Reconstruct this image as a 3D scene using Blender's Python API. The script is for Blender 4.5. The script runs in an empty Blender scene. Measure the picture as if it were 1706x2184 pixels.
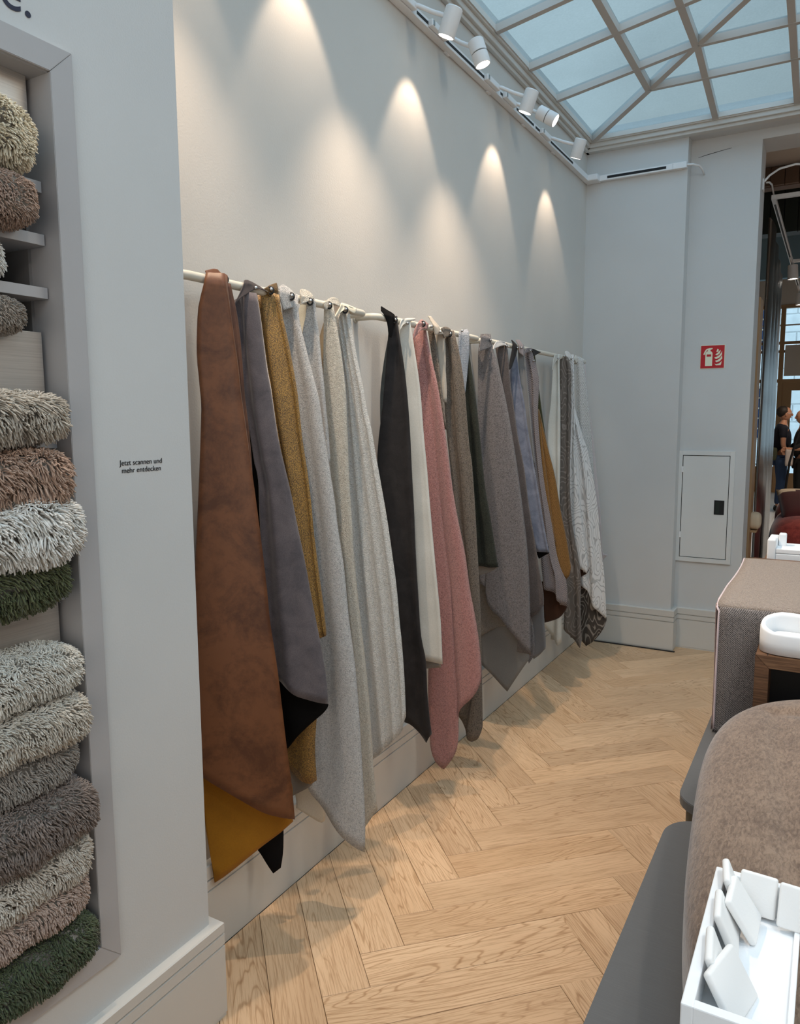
import bpy, bmesh, math, random
import numpy as np
from mathutils import Vector, Matrix
random.seed(7); RNG = np.random.default_rng(11)
S = bpy.context.scene
COL = S.collection

# ---------------------------------------------------------------- camera
YAW, PIT, ROLL, FPX = -0.521, -0.1221, -0.00566, 1607.5
fw = Vector((math.sin(YAW)*math.cos(PIT), math.cos(YAW)*math.cos(PIT), math.sin(PIT)))
rt = Vector((math.cos(YAW), -math.sin(YAW), 0)); up = rt.cross(fw)
r2 = rt*math.cos(ROLL)+up*math.sin(ROLL); u2 = -rt*math.sin(ROLL)+up*math.cos(ROLL)
cam = bpy.data.cameras.new('camera'); camo = bpy.data.objects.new('camera', cam); COL.objects.link(camo)
camo.matrix_world = Matrix(((r2.x,u2.x,-fw.x,1.57),(r2.y,u2.y,-fw.y,0),(r2.z,u2.z,-fw.z,1.6),(0,0,0,1)))
cam.sensor_fit = 'HORIZONTAL'; cam.sensor_width = 36; cam.lens = FPX/1706*36; cam.clip_start = .05; cam.clip_end = 200
S.camera = camo
# ---------------------------------------------------------------- view, world, lights
S.view_settings.view_transform = 'Standard'; S.view_settings.look = 'None'
S.view_settings.gamma = 1; S.view_settings.use_curve_mapping = False
S.view_settings.exposure = -0.04
S.render.film_transparent = False
W = bpy.data.worlds.new('overcast_sky'); S.world = W; W.use_nodes = True
bg = W.node_tree.nodes['Background']; bg.inputs[0].default_value = (.50,.665,.785,1); bg.inputs[1].default_value = 2.0
def area(name, loc, direction, sx, sy, power, color):
    l = bpy.data.lights.new(name,'AREA'); l.shape='RECTANGLE'; l.size=sx; l.size_y=sy; l.energy=power; l.color=color
    o = bpy.data.objects.new(name,l); COL.objects.link(o); o.location=loc
    o.rotation_euler = Vector(direction).to_track_quat('-Z','Y').to_euler(); return o
def spot(name, loc, target, power, deg, blend, color=(1,.775,.575), size=.02):
    l = bpy.data.lights.new(name,'SPOT'); l.energy=power; l.spot_size=math.radians(deg); l.spot_blend=blend
    l.color=color; l.shadow_soft_size=size
    o = bpy.data.objects.new(name,l); COL.objects.link(o); o.location=loc
    o.rotation_euler = (Vector(target)-Vector(loc)).to_track_quat('-Z','Y').to_euler(); return o
# added fill lights, no seen source: behind the camera and high up in both rooms
area('fill_behind_camera', (2.6,-2.2,1.7), (-.1,1,.0), 3.0, 2.4, 44, (1,.90,.80))  # broad fill added behind the camera; no window is built there
for k_,(x_,y_) in enumerate(((1.9,9.4),(3.0,9.8),(1.8,12.6),(3.0,13.2))):
    spot('front_room_fill_spot', (x_,y_,3.45 if y_<9.8 else 3.8), (x_-.6,y_+.5,0), 170, 120, .8, (1,.84,.68), .04)  # unseen spots added to brighten the front room
spot('sofa_fill_spot', (1.9,6.3,3.3), (1.4,7.4,.6), 130, 60, .8, (1,.84,.68), .04)  # extra spot added to lift the dark sofa
area('east_fill', (3.9,2.4,3.3), (-.55,0,-1), .5, 4.0, 52, (1,.80,.60))  # warm fill added on the unseen east side
spot('table_fill_spot', (2.2,1.2,3.2), (1.7,1.3,.9), 36, 70, .8, (1,.90,.80), .04)  # unseen spot added to brighten the table display
spot('stub_wall_fill_spot', (2.4,.3,3.2), (.3,.9,.7), 30, 80, 1, (1,.86,.72), .05)  # fill added for the stub wall and niche

# ---------------------------------------------------------------- materials
MATS = {}
def nt(name, rough=.6, base=(.8,.8,.8), spec=.5, sheen=0, metal=0):
    m = bpy.data.materials.new(name); m.use_nodes = True; n = m.node_tree.nodes; l = m.node_tree.links
    b = n['Principled BSDF']; b.inputs['Base Color'].default_value = (*base,1); b.inputs['Roughness'].default_value = rough
    b.inputs['Specular IOR Level'].default_value = spec; b.inputs['Metallic'].default_value = metal
    if sheen: b.inputs['Sheen Weight'].default_value = sheen; b.inputs['Sheen Roughness'].default_value = .4
    MATS[name] = m; return m, n, l, b
def coords(n, l, scale=(1,1,1), rand=False):
    t = n.new('ShaderNodeTexCoord'); mp = n.new('ShaderNodeMapping'); mp.inputs['Scale'].default_value = scale
    l.new(t.outputs['Object'], mp.inputs['Vector'])
    if rand:
        oi = n.new('ShaderNodeObjectInfo'); mm = n.new('ShaderNodeMath'); mm.operation='MULTIPLY'; mm.inputs[1].default_value=37.
        l.new(oi.outputs['Random'], mm.inputs[0]); cx = n.new('ShaderNodeCombineXYZ')
        for i in range(3): l.new(mm.outputs[0], cx.inputs[i])
        l.new(cx.outputs[0], mp.inputs['Location'])
    return mp.outputs['Vector']
def noise(n, l, v, scale, detail=3, rough=.5, dist=0):
    t = n.new('ShaderNodeTexNoise'); t.inputs['Scale'].default_value=scale; t.inputs['Detail'].default_value=detail
    t.inputs['Roughness'].default_value=rough; t.inputs['Distortion'].default_value=dist
    l.new(v, t.inputs['Vector']); return t.outputs['Fac']
def ramp(n, l, fac, stops):
    r = n.new('ShaderNodeValToRGB'); e = r.color_ramp.elements
    e[0].position=stops[0][0]; e[0].color=(*stops[0][1],1); e[1].position=stops[-1][0]; e[1].color=(*stops[-1][1],1)
    for p,c in stops[1:-1]: k=e.new(p); k.color=(*c,1)
    l.new(fac, r.inputs['Fac']); return r.outputs['Color']
def bump(n, l, b, h, strength, dist, prev=None):
    k = n.new('ShaderNodeBump'); k.inputs['Strength'].default_value=strength; k.inputs['Distance'].default_value=dist
    l.new(h, k.inputs['Height'])
    if prev: l.new(prev, k.inputs['Normal'])
    l.new(k.outputs['Normal'], b.inputs['Normal']); return k.outputs['Normal']
def math_(n, l, op, a, b_=None, v=None):
    m = n.new('ShaderNodeMath'); m.operation=op; l.new(a, m.inputs[0])
    if b_ is not None: l.new(b_, m.inputs[1])
    elif v is not None: m.inputs[1].default_value=v
    return m.outputs[0]
def mix(n, l, a, b_, fac=None, mode='MULTIPLY', f=.5):
    m = n.new('ShaderNodeMix'); m.data_type='RGBA'; m.blend_type=mode
    l.new(a, m.inputs['A']); l.new(b_, m.inputs['B'])
    if fac is not None: l.new(fac, m.inputs['Factor'])
    else: m.inputs['Factor'].default_value=f
    return m.outputs['Result']
def paint(name, col, rough=.55, bs=.25, scale=220, blot=.05):
    m,n,l,b = nt(name, rough, col, .35); v = coords(n,l)
    c2 = tuple(x*(1-blot) for x in col); c = ramp(n,l,noise(n,l,v,1.7,4),[(.35,c2),(.65,col)]); l.new(c,b.inputs['Base Color'])
    h = noise(n,l,v,scale,3,.6); bump(n,l,b,h,bs,.0015)
paint('wall_plaster', (.62,.595,.555), .7, .35, 160)
paint('wall_cool', (.615,.615,.605), .65, .25, 220)
paint('trim_white', (.62,.60,.56), .4, .05)
paint('frame_grey', (.44,.425,.425), .5, .08)
paint('bar_white', (.52,.485,.445), .5, .05)  # white paint darkened in the colour so the bars look backlit
paint('hatch_white', (.70,.70,.68), .4, .03)
paint('frame_dark', (.20,.19,.185), .6, .05)
paint('steel_frame', (.60,.55,.50), .5, .05)
paint('ceiling_white', (.58,.56,.53), .7, .2)
paint('rail_cream', (.66,.62,.53), .35, .02)
paint('lamp_white', (.82,.82,.82), .35, .02)
paint('plastic_white', (.86,.88,.90), .45, .08, 400, .01)
paint('cushion_white', (.86,.86,.85), .6, .12, 300, .02)
paint('black_matt', (.012,.012,.013), .6, .05)
paint('dark_gap', (.02,.018,.016), .9, .0)
paint('ink', (.012,.014,.04), .5, .0)
paint('sign_red', (.50,.012,.02), .35, .0)
paint('sign_cream', (.80,.80,.62), .4, .0)
paint('brown_board', (.16,.095,.06), .6, .1)
paint('green_board', (.012,.02,.016), .5, .1)
paint('sky_reflect_blue', (.16,.27,.36), .7, .1)  # reflected sky put into a wall colour
paint('far_white', (.60,.53,.46), .7, .1)
paint('skin', (.42,.21,.13), .5, .05)
paint('hair_dark', (.02,.014,.01), .6, .3)
paint('shirt_navy', (.008,.009,.018), .8, .1)
paint('jeans_blue', (.03,.06,.14), .8, .2)
paint('cloth_black', (.01,.01,.011), .8, .1)
paint('bag_olive', (.05,.055,.03), .7, .1)
paint('bag_floral', (.45,.40,.38), .7, .1)
paint('wood_tan', (.40,.24,.12), .5, .1)
paint('rug_core', (.35,.32,.28), .9, .1)
paint('pillow_cream', (.68,.52,.36), .7, .2)
m,n,l,b = nt('chrome', .25, (.45,.44,.43), .5, 0, 1)
m,n,l,b = nt('brass', .3, (.5,.38,.2), .5, 0, 1)
m,n,l,b = nt('table_grey', .42, (.105,.105,.106), .4); v = coords(n,l,(1,60,1)); bump(n,l,b,noise(n,l,v,30,3),.15,.0004)
l.new(ramp(n,l,noise(n,l,v,25,3),[(.3,(.098,.098,.099)),(.7,(.118,.118,.118))]), b.inputs['Base Color'])
m,n,l,b = nt('table_side', .6, (.11,.095,.07), .3)  # brown reflected from warm wood is put into this colour
m,n,l,b = nt('steel', .30, (.26,.255,.25), .5, 0, 1); v = coords(n,l,(300,300,1)); bump(n,l,b,noise(n,l,v,1,3),.25,.002)
m,n,l,b = nt('filler_panel', .34, (.47,.43,.39), .5, 0, .55); v = coords(n,l,(1,2,160)); bump(n,l,b,noise(n,l,v,6,4),.12,.0006)
l.new(ramp(n,l,noise(n,l,v,3,5),[(.3,(.42,.38,.345)),(.7,(.53,.485,.44))]), b.inputs['Base Color'])
# lamp mouth and glass
m = bpy.data.materials.new('lamp_glow'); m.use_nodes=True; n=m.node_tree.nodes; n.clear(); e=n.new('ShaderNodeEmission'); e.inputs[0].default_value=(1,.93,.84,1); e.inputs[1].default_value=5
o=n.new('ShaderNodeOutputMaterial'); m.node_tree.links.new(e.outputs[0],o.inputs[0]); MATS['lamp_glow']=m
def glassmat(name, tint, gloss=.08, bs=.3, scale=90, dirt=.25):
    m = bpy.data.materials.new(name); m.use_nodes=True; n=m.node_tree.nodes; l=m.node_tree.links; n.clear()
    v = coords(n,l); t=n.new('ShaderNodeBsdfTransparent')
    d = ramp(n,l,noise(n,l,v,1.3,5,.6),[(.3,tuple(x*(1-dirt) for x in tint)),(.62,tint)])
    f = ramp(n,l,noise(n,l,v,scale,2,.5),[(.35,(.94,.94,.94)),(.7,(1,1,1))])
    l.new(mix(n,l,d,f,f=1.), t.inputs[0])
    g=n.new('ShaderNodeBsdfGlossy'); g.inputs['Roughness'].default_value=.15
    k=n.new('ShaderNodeBump'); k.inputs['Strength'].default_value=bs; k.inputs['Distance'].default_value=.004
    l.new(noise(n,l,v,scale,2),k.inputs['Height']); l.new(k.outputs[0],g.inputs['Normal'])
    mx=n.new('ShaderNodeMixShader'); mx.inputs[0].default_value=gloss; l.new(t.outputs[0],mx.inputs[1]); l.new(g.outputs[0],mx.inputs[2])
    o=n.new('ShaderNodeOutputMaterial'); l.new(mx.outputs[0],o.inputs[0]); MATS[name]=m
glassmat('hammered_glass', (.71,.875,.985), .05, .3, 90, .10)
glassmat('shop_glass', (.92,.96,.97), .05, .02, 5, .02)

# oak planks: cathedral grain from contour lines of a stretched noise, per-plank offset
m,n,l,b = nt('oak', .42, (.5,.33,.19), .35)
v = coords(n,l,(1,1,1),True)
def stretched(v,sx,sy):
    mp=n.new('ShaderNodeMapping'); mp.inputs['Scale'].default_value=(sx,sy,1); l.new(v,mp.inputs['Vector']); return mp.outputs[0]
g = noise(n,l,stretched(v,.85,7.0),1.0,3.2,.42,.25)
w = math_(n,l,'SINE', math_(n,l,'MULTIPLY', g, v=190.))
wl = ramp(n,l,w,[(.30,(1,1,1)),(.78,(.94,.915,.89)),(1.,(.70,.63,.56))])
fine = noise(n,l,stretched(v,9,230),1.0,3,.6)
fl = ramp(n,l,fine,[(.38,(.74,.68,.62)),(.52,(1,1,1))])
pores = noise(n,l,stretched(v,22,420),1.0,2,.6)
big = noise(n,l,stretched(v,1.2,5),1.0,2)
basec = ramp(n,l,big,[(.3,(.62,.425,.26)),(.7,(.76,.54,.345))])
oi = n.new('ShaderNodeObjectInfo'); tone = ramp(n,l,oi.outputs['Random'],[(0,(.86,.84,.82)),(.45,(1,1,1)),(1,(1.0,.97,.93))])
mask = ramp(n,l,noise(n,l,stretched(v,.9,2.2),1.0,2),[(.38,(0,0,0)),(.58,(1,1,1))])
one = n.new('ShaderNodeRGB'); one.outputs[0].default_value=(.97,.96,.95,1)
grain = mix(n,l,one.outputs[0],wl,fac=mask,mode='MIX')
c = mix(n,l,mix(n,l,mix(n,l,basec,grain,f=1.),fl,f=.8),tone,f=1.)
l.new(c,b.inputs['Base Color'])
h = math_(n,l,'ADD', math_(n,l,'MULTIPLY',w,v=-.25), fine)
bump(n,l,b,h,.25,.0008)
m,n,l,b = nt('dark_oak', .5, (.2,.1,.05), .35); v=coords(n,l,(6,6,120))
l.new(ramp(n,l,noise(n,l,v,2,4,.6),[(.35,(.075,.035,.018)),(.65,(.19,.095,.048))]),b.inputs['Base Color']); bump(n,l,b,noise(n,l,v,2,4),.3,.001)
m,n,l,b = nt('dark_oak_h', .5, (.2,.1,.05), .35); v=coords(n,l,(6,120,120))
l.new(ramp(n,l,noise(n,l,v,2,4,.6),[(.35,(.09,.043,.022)),(.65,(.21,.11,.056))]),b.inputs['Base Color']); bump(n,l,b,noise(n,l,v,2,4),.3,.001)
m,n,l,b = nt('stone_tile', .3, (.5,.48,.45), .5)
m,n,l,b = nt('stone_facade', .8, (.66,.70,.72), .3); v=coords(n,l); l.new(ramp(n,l,noise(n,l,v,2,4),[(.3,(.82,.84,.85)),(.7,(.92,.93,.93))]),b.inputs['Base Color'])

# cloths
def cloth(name, c1, c2, rough=.85, kind='felt', sheen=.3, s=1.0, spec=.25):
    m,n,l,b = nt(name, rough, c1, spec, sheen); v = coords(n,l)
    if kind=='boucle':
        f1 = noise(n,l,v,130*s,3,.7,1.2); f2 = noise(n,l,v,9,2)
        vor = n.new('ShaderNodeTexVoronoi'); vor.inputs['Scale'].default_value=260*s; l.new(v,vor.inputs['Vector'])
        col = ramp(n,l,f1,[(.36,c2),(.56,c1)])
        l.new(col,b.inputs['Base Color'])
        hh = math_(n,l,'SUBTRACT', math_(n,l,'MULTIPLY',f1,v=1.6), vor.outputs['Distance'])
        bump(n,l,b,hh,.95,.0048)
    elif kind=='leather':
        f1 = noise(n,l,v,7,6,.65,.8); f2 = noise(n,l,v,45,5,.7)
        ff = math_(n,l,'ADD', math_(n,l,'MULTIPLY',f1,v=.7), math_(n,l,'MULTIPLY',f2,v=.3))
        l.new(ramp(n,l,ff,[(.40,c2),(.56,c1)]),b.inputs['Base Color'])
        bump(n,l,b,noise(n,l,v,350,3,.6),.15,.0008)
    elif kind=='velvet':
        f1 = noise(n,l,v,14,4,.6,.6); f2 = noise(n,l,v,500*s,2)
        col = mix(n,l,ramp(n,l,f1,[(.35,c2),(.65,c1)]), ramp(n,l,f2,[(.3,(.8,.8,.8)),(.7,(1.15,1.15,1.15))]), f=1.)
        l.new(col,b.inputs['Base Color']); bump(n,l,b,f2,.3,.001)
    elif kind=='chenille':
        mp=n.new('ShaderNodeMapping'); mp.inputs['Scale'].default_value=(230,75,120); mp.inputs['Rotation'].default_value=(0,0,.5); l.new(v,mp.inputs['Vector'])
        f2=noise(n,l,mp.outputs[0],1.0*s,3,.65,.6); f1=noise(n,l,v,9,5,.65,.8)
        ff=math_(n,l,'ADD', math_(n,l,'MULTIPLY',f2,v=.62), math_(n,l,'MULTIPLY',f1,v=.38))
        l.new(ramp(n,l,ff,[(.40,c2),(.60,c1)]),b.inputs['Base Color']); bump(n,l,b,f2,.6,.002)
    elif kind=='pile':
        f2 = noise(n,l,v,420*s,2,.6); f1 = noise(n,l,v,10,3)
        col = mix(n,l,ramp(n,l,f2,[(.4,c2),(.62,c1)]), ramp(n,l,f1,[(.3,(.8,.8,.8)),(.7,(1.1,1.1,1.1))]), f=1.)
        l.new(col,b.inputs['Base Color']); bump(n,l,b,f2,.8,.003)
    elif kind=='weave':
        sx = n.new('ShaderNodeSeparateXYZ'); l.new(v,sx.inputs[0])
        K=1500*s
        a = math_(n,l,'SINE', math_(n,l,'MULTIPLY',sx.outputs[2],v=K)); xx=math_(n,l,'ADD',sx.outputs[0],sx.outputs[1])
        d = math_(n,l,'SINE', math_(n,l,'MULTIPLY',xx,v=K))
        w = math_(n,l,'MULTIPLY',a,d); f2 = noise(n,l,v,300,3,.7)
        hh = math_(n,l,'ADD', math_(n,l,'MULTIPLY',w,v=.35), f2)
        l.new(ramp(n,l,hh,[(.32,c2),(.72,c1)]),b.inputs['Base Color']); bump(n,l,b,hh,.4,.0012)
    elif kind=='herring':
        sx = n.new('ShaderNodeSeparateXYZ'); l.new(v,sx.inputs[0]); xx=math_(n,l,'ADD',sx.outputs[0],sx.outputs[1])
        tri = math_(n,l,'PINGPONG',xx,v=.008)
        a = math_(n,l,'SINE', math_(n,l,'MULTIPLY', math_(n,l,'ADD',sx.outputs[2],tri), v=1100*s))
        f2 = noise(n,l,v,260,3,.7); hh = math_(n,l,'ADD', math_(n,l,'MULTIPLY',a,v=.22), f2)
        l.new(ramp(n,l,hh,[(.3,c2),(.7,c1)]),b.inputs['Base Color']); bump(n,l,b,hh,.5,.0015)
    elif kind=='topo':
        mp=n.new('ShaderNodeMapping'); mp.inputs['Scale'].default_value=(1,1,.45); l.new(v,mp.inputs['Vector'])
        nz = n.new('ShaderNodeTexNoise'); nz.inputs['Scale'].default_value=9; l.new(mp.outputs[0],nz.inputs['Vector'])
        va = n.new('ShaderNodeVectorMath'); va.operation='MULTIPLY_ADD'; va.inputs[1].default_value=(.10,.10,.10); l.new(nz.outputs['Color'],va.inputs[0]); l.new(mp.outputs[0],va.inputs[2])
        vor = n.new('ShaderNodeTexVoronoi'); vor.inputs['Scale'].default_value=12; l.new(va.outputs[0],vor.inputs['Vector'])
        a = math_(n,l,'SINE', math_(n,l,'MULTIPLY',vor.outputs['Distance'],v=42*s))
        l.new(ramp(n,l,a,[(.25,c1),(.55,c1),(.9,c2)]),b.inputs['Base Color']); bump(n,l,b,a,-.9,.005)
    else:
        f2 = noise(n,l,v,250*s,3,.7); f1 = noise(n,l,v,6,3)
        col = mix(n,l,ramp(n,l,f1,[(.3,c2),(.7,c1)]), ramp(n,l,f2,[(.3,(.9,.9,.9)),(.7,(1.05,1.05,1.05))]), f=1.)
        l.new(col,b.inputs['Base Color']); bump(n,l,b,f2,.2,.001)
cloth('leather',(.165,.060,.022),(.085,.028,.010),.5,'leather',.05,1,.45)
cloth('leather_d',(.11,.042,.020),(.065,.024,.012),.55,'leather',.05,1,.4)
cloth('mustard',(.36,.16,.012),(.29,.12,.009),.9,'felt',.1)
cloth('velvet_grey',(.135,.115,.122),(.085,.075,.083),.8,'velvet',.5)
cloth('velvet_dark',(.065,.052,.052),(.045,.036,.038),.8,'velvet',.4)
cloth('black',(.008,.007,.007),(.004,.004,.004),.95,'felt',.0,1,.1)
cloth('black2',(.03,.027,.027),(.015,.013,.013),.8,'felt',.05)
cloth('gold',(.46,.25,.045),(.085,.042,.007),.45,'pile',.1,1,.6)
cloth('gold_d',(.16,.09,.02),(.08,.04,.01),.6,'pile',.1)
cloth('taupe_felt',(.26,.225,.19),(.20,.175,.15),.9,'felt',.1)
cloth('boucle_white',(.86,.85,.83),(.46,.46,.46),.85,'boucle',.3,1.8)
cloth('boucle_white2',(.88,.87,.83),(.60,.60,.57),.85,'boucle',.3,1.4)
cloth('boucle_cream',(.88,.83,.72),(.56,.51,.42),.85,'boucle',.3,1.5)
cloth('ivory_felt',(.62,.57,.48),(.55,.50,.42),.9,'felt')
cloth('cream_back',(.76,.71,.57),(.70,.64,.50),.85,'felt')
cloth('tan_back',(.42,.33,.22),(.36,.28,.18),.9,'weave')
cloth('peach',(.66,.47,.34),(.58,.40,.28),.85,'felt')
cloth('charcoal',(.026,.023,.023),(.016,.014,.0145),.8,'velvet',.25)
cloth('teal_dark',(.045,.058,.064),(.03,.04,.045),.8,'velvet',.2)
cloth('ivory',(.66,.65,.60),(.56,.55,.50),.75,'felt',.15)
cloth('pink',(.64,.31,.285),(.33,.135,.125),.8,'boucle',.4,1.5)
cloth('boucle_brown',(.25,.20,.15),(.06,.046,.034),.85,'boucle',.3,1.5)
cloth('beige',(.48,.43,.36),(.42,.37,.31),.7,'felt')
cloth('green_pile',(.04,.045,.033),(.009,.011,.008),.8,'pile',.1)
cloth('fleece',(.46,.49,.54),(.36,.38,.43),.9,'boucle',.3,.8)
cloth('fleece_w',(.66,.64,.62),(.56,.54,.52),.9,'felt')
cloth('boucle_grey',(.27,.25,.255),(.095,.088,.092),.85,'boucle',.3,1.5)
cloth('grey_felt',(.20,.195,.185),(.18,.175,.165),.8,'felt',.1)
cloth('taupe_fuzz',(.30,.27,.235),(.20,.18,.155),.95,'boucle')
cloth('wool',(.14,.12,.115),(.075,.062,.06),.9,'pile')
cloth('grey_smooth',(.16,.16,.165),(.13,.13,.135),.7,'felt')
cloth('blue_velvet',(.20,.215,.27),(.115,.13,.18),.75,'velvet',.5)
cloth('slate',(.20,.20,.20),(.165,.165,.165),.7,'felt')
cloth('mauve',(.34,.28,.28),(.28,.23,.23),.8,'felt')
cloth('tweed',(.34,.29,.28),(.08,.08,.095),.8,'weave',.2,.35)
cloth('dark_brown',(.055,.022,.010),(.03,.012,.006),.85,'weave')
cloth('mustard_weave',(.30,.155,.045),(.07,.035,.010),.8,'herring',.2,.8)
cloth('olive',(.055,.055,.022),(.035,.035,.014),.85,'felt')
cloth('topo_dark',(.13,.11,.095),(.23,.20,.18),.7,'topo',.2)
cloth('topo_dark2',(.055,.045,.038),(.24,.21,.18),.8,'topo',.1)
cloth('topo_white',(.66,.66,.655),(.40,.40,.40),.55,'topo',.3,1.15)
cloth('herring_w',(.74,.74,.72),(.24,.24,.24),.8,'herring',.2,.6)
cloth('rose_pale',(.58,.53,.53),(.50,.45,.45),.8,'felt')
cloth('chenille_brown',(.25,.175,.125),(.12,.078,.055),.85,'chenille',.45,1)
cloth('plush_red',(.30,.045,.033),(.15,.018,.014),.8,'velvet',.4,.4)
cloth('cushion_red',(.07,.008,.008),(.045,.005,.005),.8,'felt',.3)
cloth('drape_weave',(.34,.30,.28),(.04,.036,.037),.85,'weave',.2,.8)
cloth('drape_top',(.52,.42,.35),(.36,.28,.23),.85,'boucle',.2,1.6)
cloth('hem_rose',(.42,.30,.27),(.22,.16,.15),.85,'weave')
cloth('hem_pink',(.68,.55,.56),(.60,.48,.49),.8,'felt')

# ---------------------------------------------------------------- builders
def tag(o, label=None, cat=None, group=None, kind=None):
    if label: o['label']=label
    if cat: o['category']=cat
    if group: o['group']=group
    if kind: o['kind']=kind
    return o
def link(name, me, mat, parent=None, smooth=False):
    o = bpy.data.objects.new(name, me); COL.objects.link(o)
    if mat and not me.materials: me.materials.append(MATS[mat])
    if smooth: me.polygons.foreach_set('use_smooth',[True]*len(me.polygons))
    if parent is not None:
        o.parent = parent; o.matrix_parent_inverse = Matrix.Translation(-Vector(world_loc(parent)))
    return o
def world_loc(o):
    v = Vector(o.location); p = o.parent
    if p is not None and p.type=='EMPTY': return v      # children sit at their own location, parents are only translated
    return v
def empty(name, loc, label, cat, group=None, kind=None):
    o = bpy.data.objects.new(name, None); COL.objects.link(o); o.location=loc; o.empty_display_size=.05
    return tag(o,label,cat,group,kind)
def mesh(vs, fs, name='m'):
    me = bpy.data.meshes.new(name); me.from_pydata([tuple(v) for v in vs],[],fs); me.update(); return me
def box(name, a, b, mat, parent=None, bev=0, seg=2, rot=None):
    bm = bmesh.new(); bmesh.ops.create_cube(bm,size=1)
    a=Vector(a); b=Vector(b); c=(a+b)/2; d=b-a
    for v in bm.verts: v.co = Vector((v.co.x*d.x, v.co.y*d.y, v.co.z*d.z))
    if bev: bmesh.ops.bevel(bm, geom=bm.edges[:], offset=bev, segments=seg, affect='EDGES', profile=.5)
    if rot: bmesh.ops.rotate(bm, verts=bm.verts, cent=(0,0,0), matrix=rot)
    bmesh.ops.translate(bm, verts=bm.verts, vec=c)
    me = bpy.data.meshes.new(name); bm.to_mesh(me); bm.free()
    return link(name, me, mat, parent, smooth=False)
def prism(name, poly, z0, z1, mat, parent=None, axis='z', bev=0, smooth=False):
    """extrude a 2d polygon: axis z -> (x,y), x -> (y,z), y -> (x,z)"""
    f = {'z':lambda p,h:(p[0],p[1],h),'x':lambda p,h:(h,p[0],p[1]),'y':lambda p,h:(p[0],h,p[1])}[axis]
    bm = bmesh.new(); vs=[bm.verts.new(f(p,z0)) for p in poly]; fc = bm.faces.new(vs)
    r = bmesh.ops.extrude_face_region(bm, geom=[fc]); nv=[g for g in r['geom'] if isinstance(g,bmesh.types.BMVert)]
    dv = Vector(f((0,0),z1))-Vector(f((0,0),z0)); bmesh.ops.translate(bm, verts=nv, vec=dv)
    bmesh.ops.recalc_face_normals(bm, faces=bm.faces)
    if bev: bmesh.ops.bevel(bm, geom=bm.edges[:], offset=bev, segments=2, affect='EDGES')
    me=bpy.data.meshes.new(name); bm.to_mesh(me); bm.free(); return link(name,me,mat,parent,smooth)
def tube(name, pts, r, mat, parent=None, n=16, cap=True, radii=None):
    pts=[Vector(p) for p in pts]; vs=[]; fs=[]; ref=None
    for i,p in enumerate(pts):
        d = (pts[min(i+1,len(pts)-1)]-pts[max(i-1,0)]).normalized()
        if ref is None:
            ref = Vector((0,0,1)) if abs(d.z)<.9 else Vector((1,0,0))
        a=d.cross(ref).normalized(); b=a.cross(d).normalized(); ref=b
        rr = radii[i] if radii else r
        for k in range(n):
            t=2*math.pi*k/n; vs.append(p+a*math.cos(t)*rr+b*math.sin(t)*rr)
    for i in range(len(pts)-1):
        for k in range(n): fs.append((i*n+k,i*n+(k+1)%n,(i+1)*n+(k+1)%n,(i+1)*n+k))
    if cap: fs.append(tuple(range(n))[::-1]); fs.append(tuple((len(pts)-1)*n+k for k in range(n)))
    me=mesh(vs,fs,name); o=link(name,me,mat,parent,True); return o
def lathe(name, prof, origin, axis, mat, parent=None, n=32):
    ax=Vector(axis).normalized(); ref=Vector((0,0,1)) if abs(ax.z)<.9 else Vector((1,0,0)); a=ax.cross(ref).normalized(); b=ax.cross(a)
    vs=[];fs=[]; o=Vector(origin)
    for (r,h) in prof:
        for k in range(n): t=2*math.pi*k/n; vs.append(o+ax*h+a*math.cos(t)*r+b*math.sin(t)*r)
    for i in range(len(prof)-1):
        for k in range(n): fs.append((i*n+k,i*n+(k+1)%n,(i+1)*n+(k+1)%n,(i+1)*n+k))
    fs.append(tuple(range(n))[::-1]); fs.append(tuple((len(prof)-1)*n+k for k in range(n)))
    return link(name,mesh(vs,fs,name),mat,parent,True)
def auto_smooth(o, deg=35):
    me=o.data; bm=bmesh.new(); bm.from_mesh(me)
    for f in bm.faces: f.smooth=True
    for e in bm.edges:
        if len(e.link_faces)==2 and e.calc_face_angle(0)>math.radians(deg): e.smooth=False
    bm.to_mesh(me); bm.free(); return o
def superell(name, c, r, mat, parent=None, e1=.4, e2=.4, nu=48, nv=24, rotz=0, mod=None):
    def sp(w,m): return math.copysign(abs(w)**m, w)
    vs=[];fs=[]
    for i in range(nv+1):
        ph=-math.pi/2+math.pi*i/nv
        for j in range(nu):
            th=2*math.pi*j/nu
            p=Vector((sp(math.cos(ph),e1)*sp(math.cos(th),e2), sp(math.cos(ph),e1)*sp(math.sin(th),e2), sp(math.sin(ph),e1)))
            p=Vector((p.x*r[0],p.y*r[1],p.z*r[2]))
            if mod: p=mod(p)
            if rotz: p=Matrix.Rotation(rotz,3,'Z')@p
            vs.append(p+Vector(c))
    for i in range(nv):
        for j in range(nu): fs.append((i*nu+j,i*nu+(j+1)%nu,(i+1)*nu+(j+1)%nu,(i+1)*nu+j))
    me=mesh(vs,fs,name); bm=bmesh.new(); bm.from_mesh(me); bmesh.ops.remove_doubles(bm,verts=bm.verts,dist=1e-5); bm.to_mesh(me); bm.free()
    return link(name,me,mat,parent,True)
def clip(poly, a, b, c):
    """keep a*x+b*y<=c"""
    out=[]
    for i in range(len(poly)):
        p,q=poly[i],poly[(i+1)%len(poly)]; dp=a*p[0]+b*p[1]-c; dq=a*q[0]+b*q[1]-c
        if dp<=0: out.append(p)
        if dp*dq<0: t=dp/(dp-dq); out.append((p[0]+(q[0]-p[0])*t,p[1]+(q[1]-p[1])*t))
    return out
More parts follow.
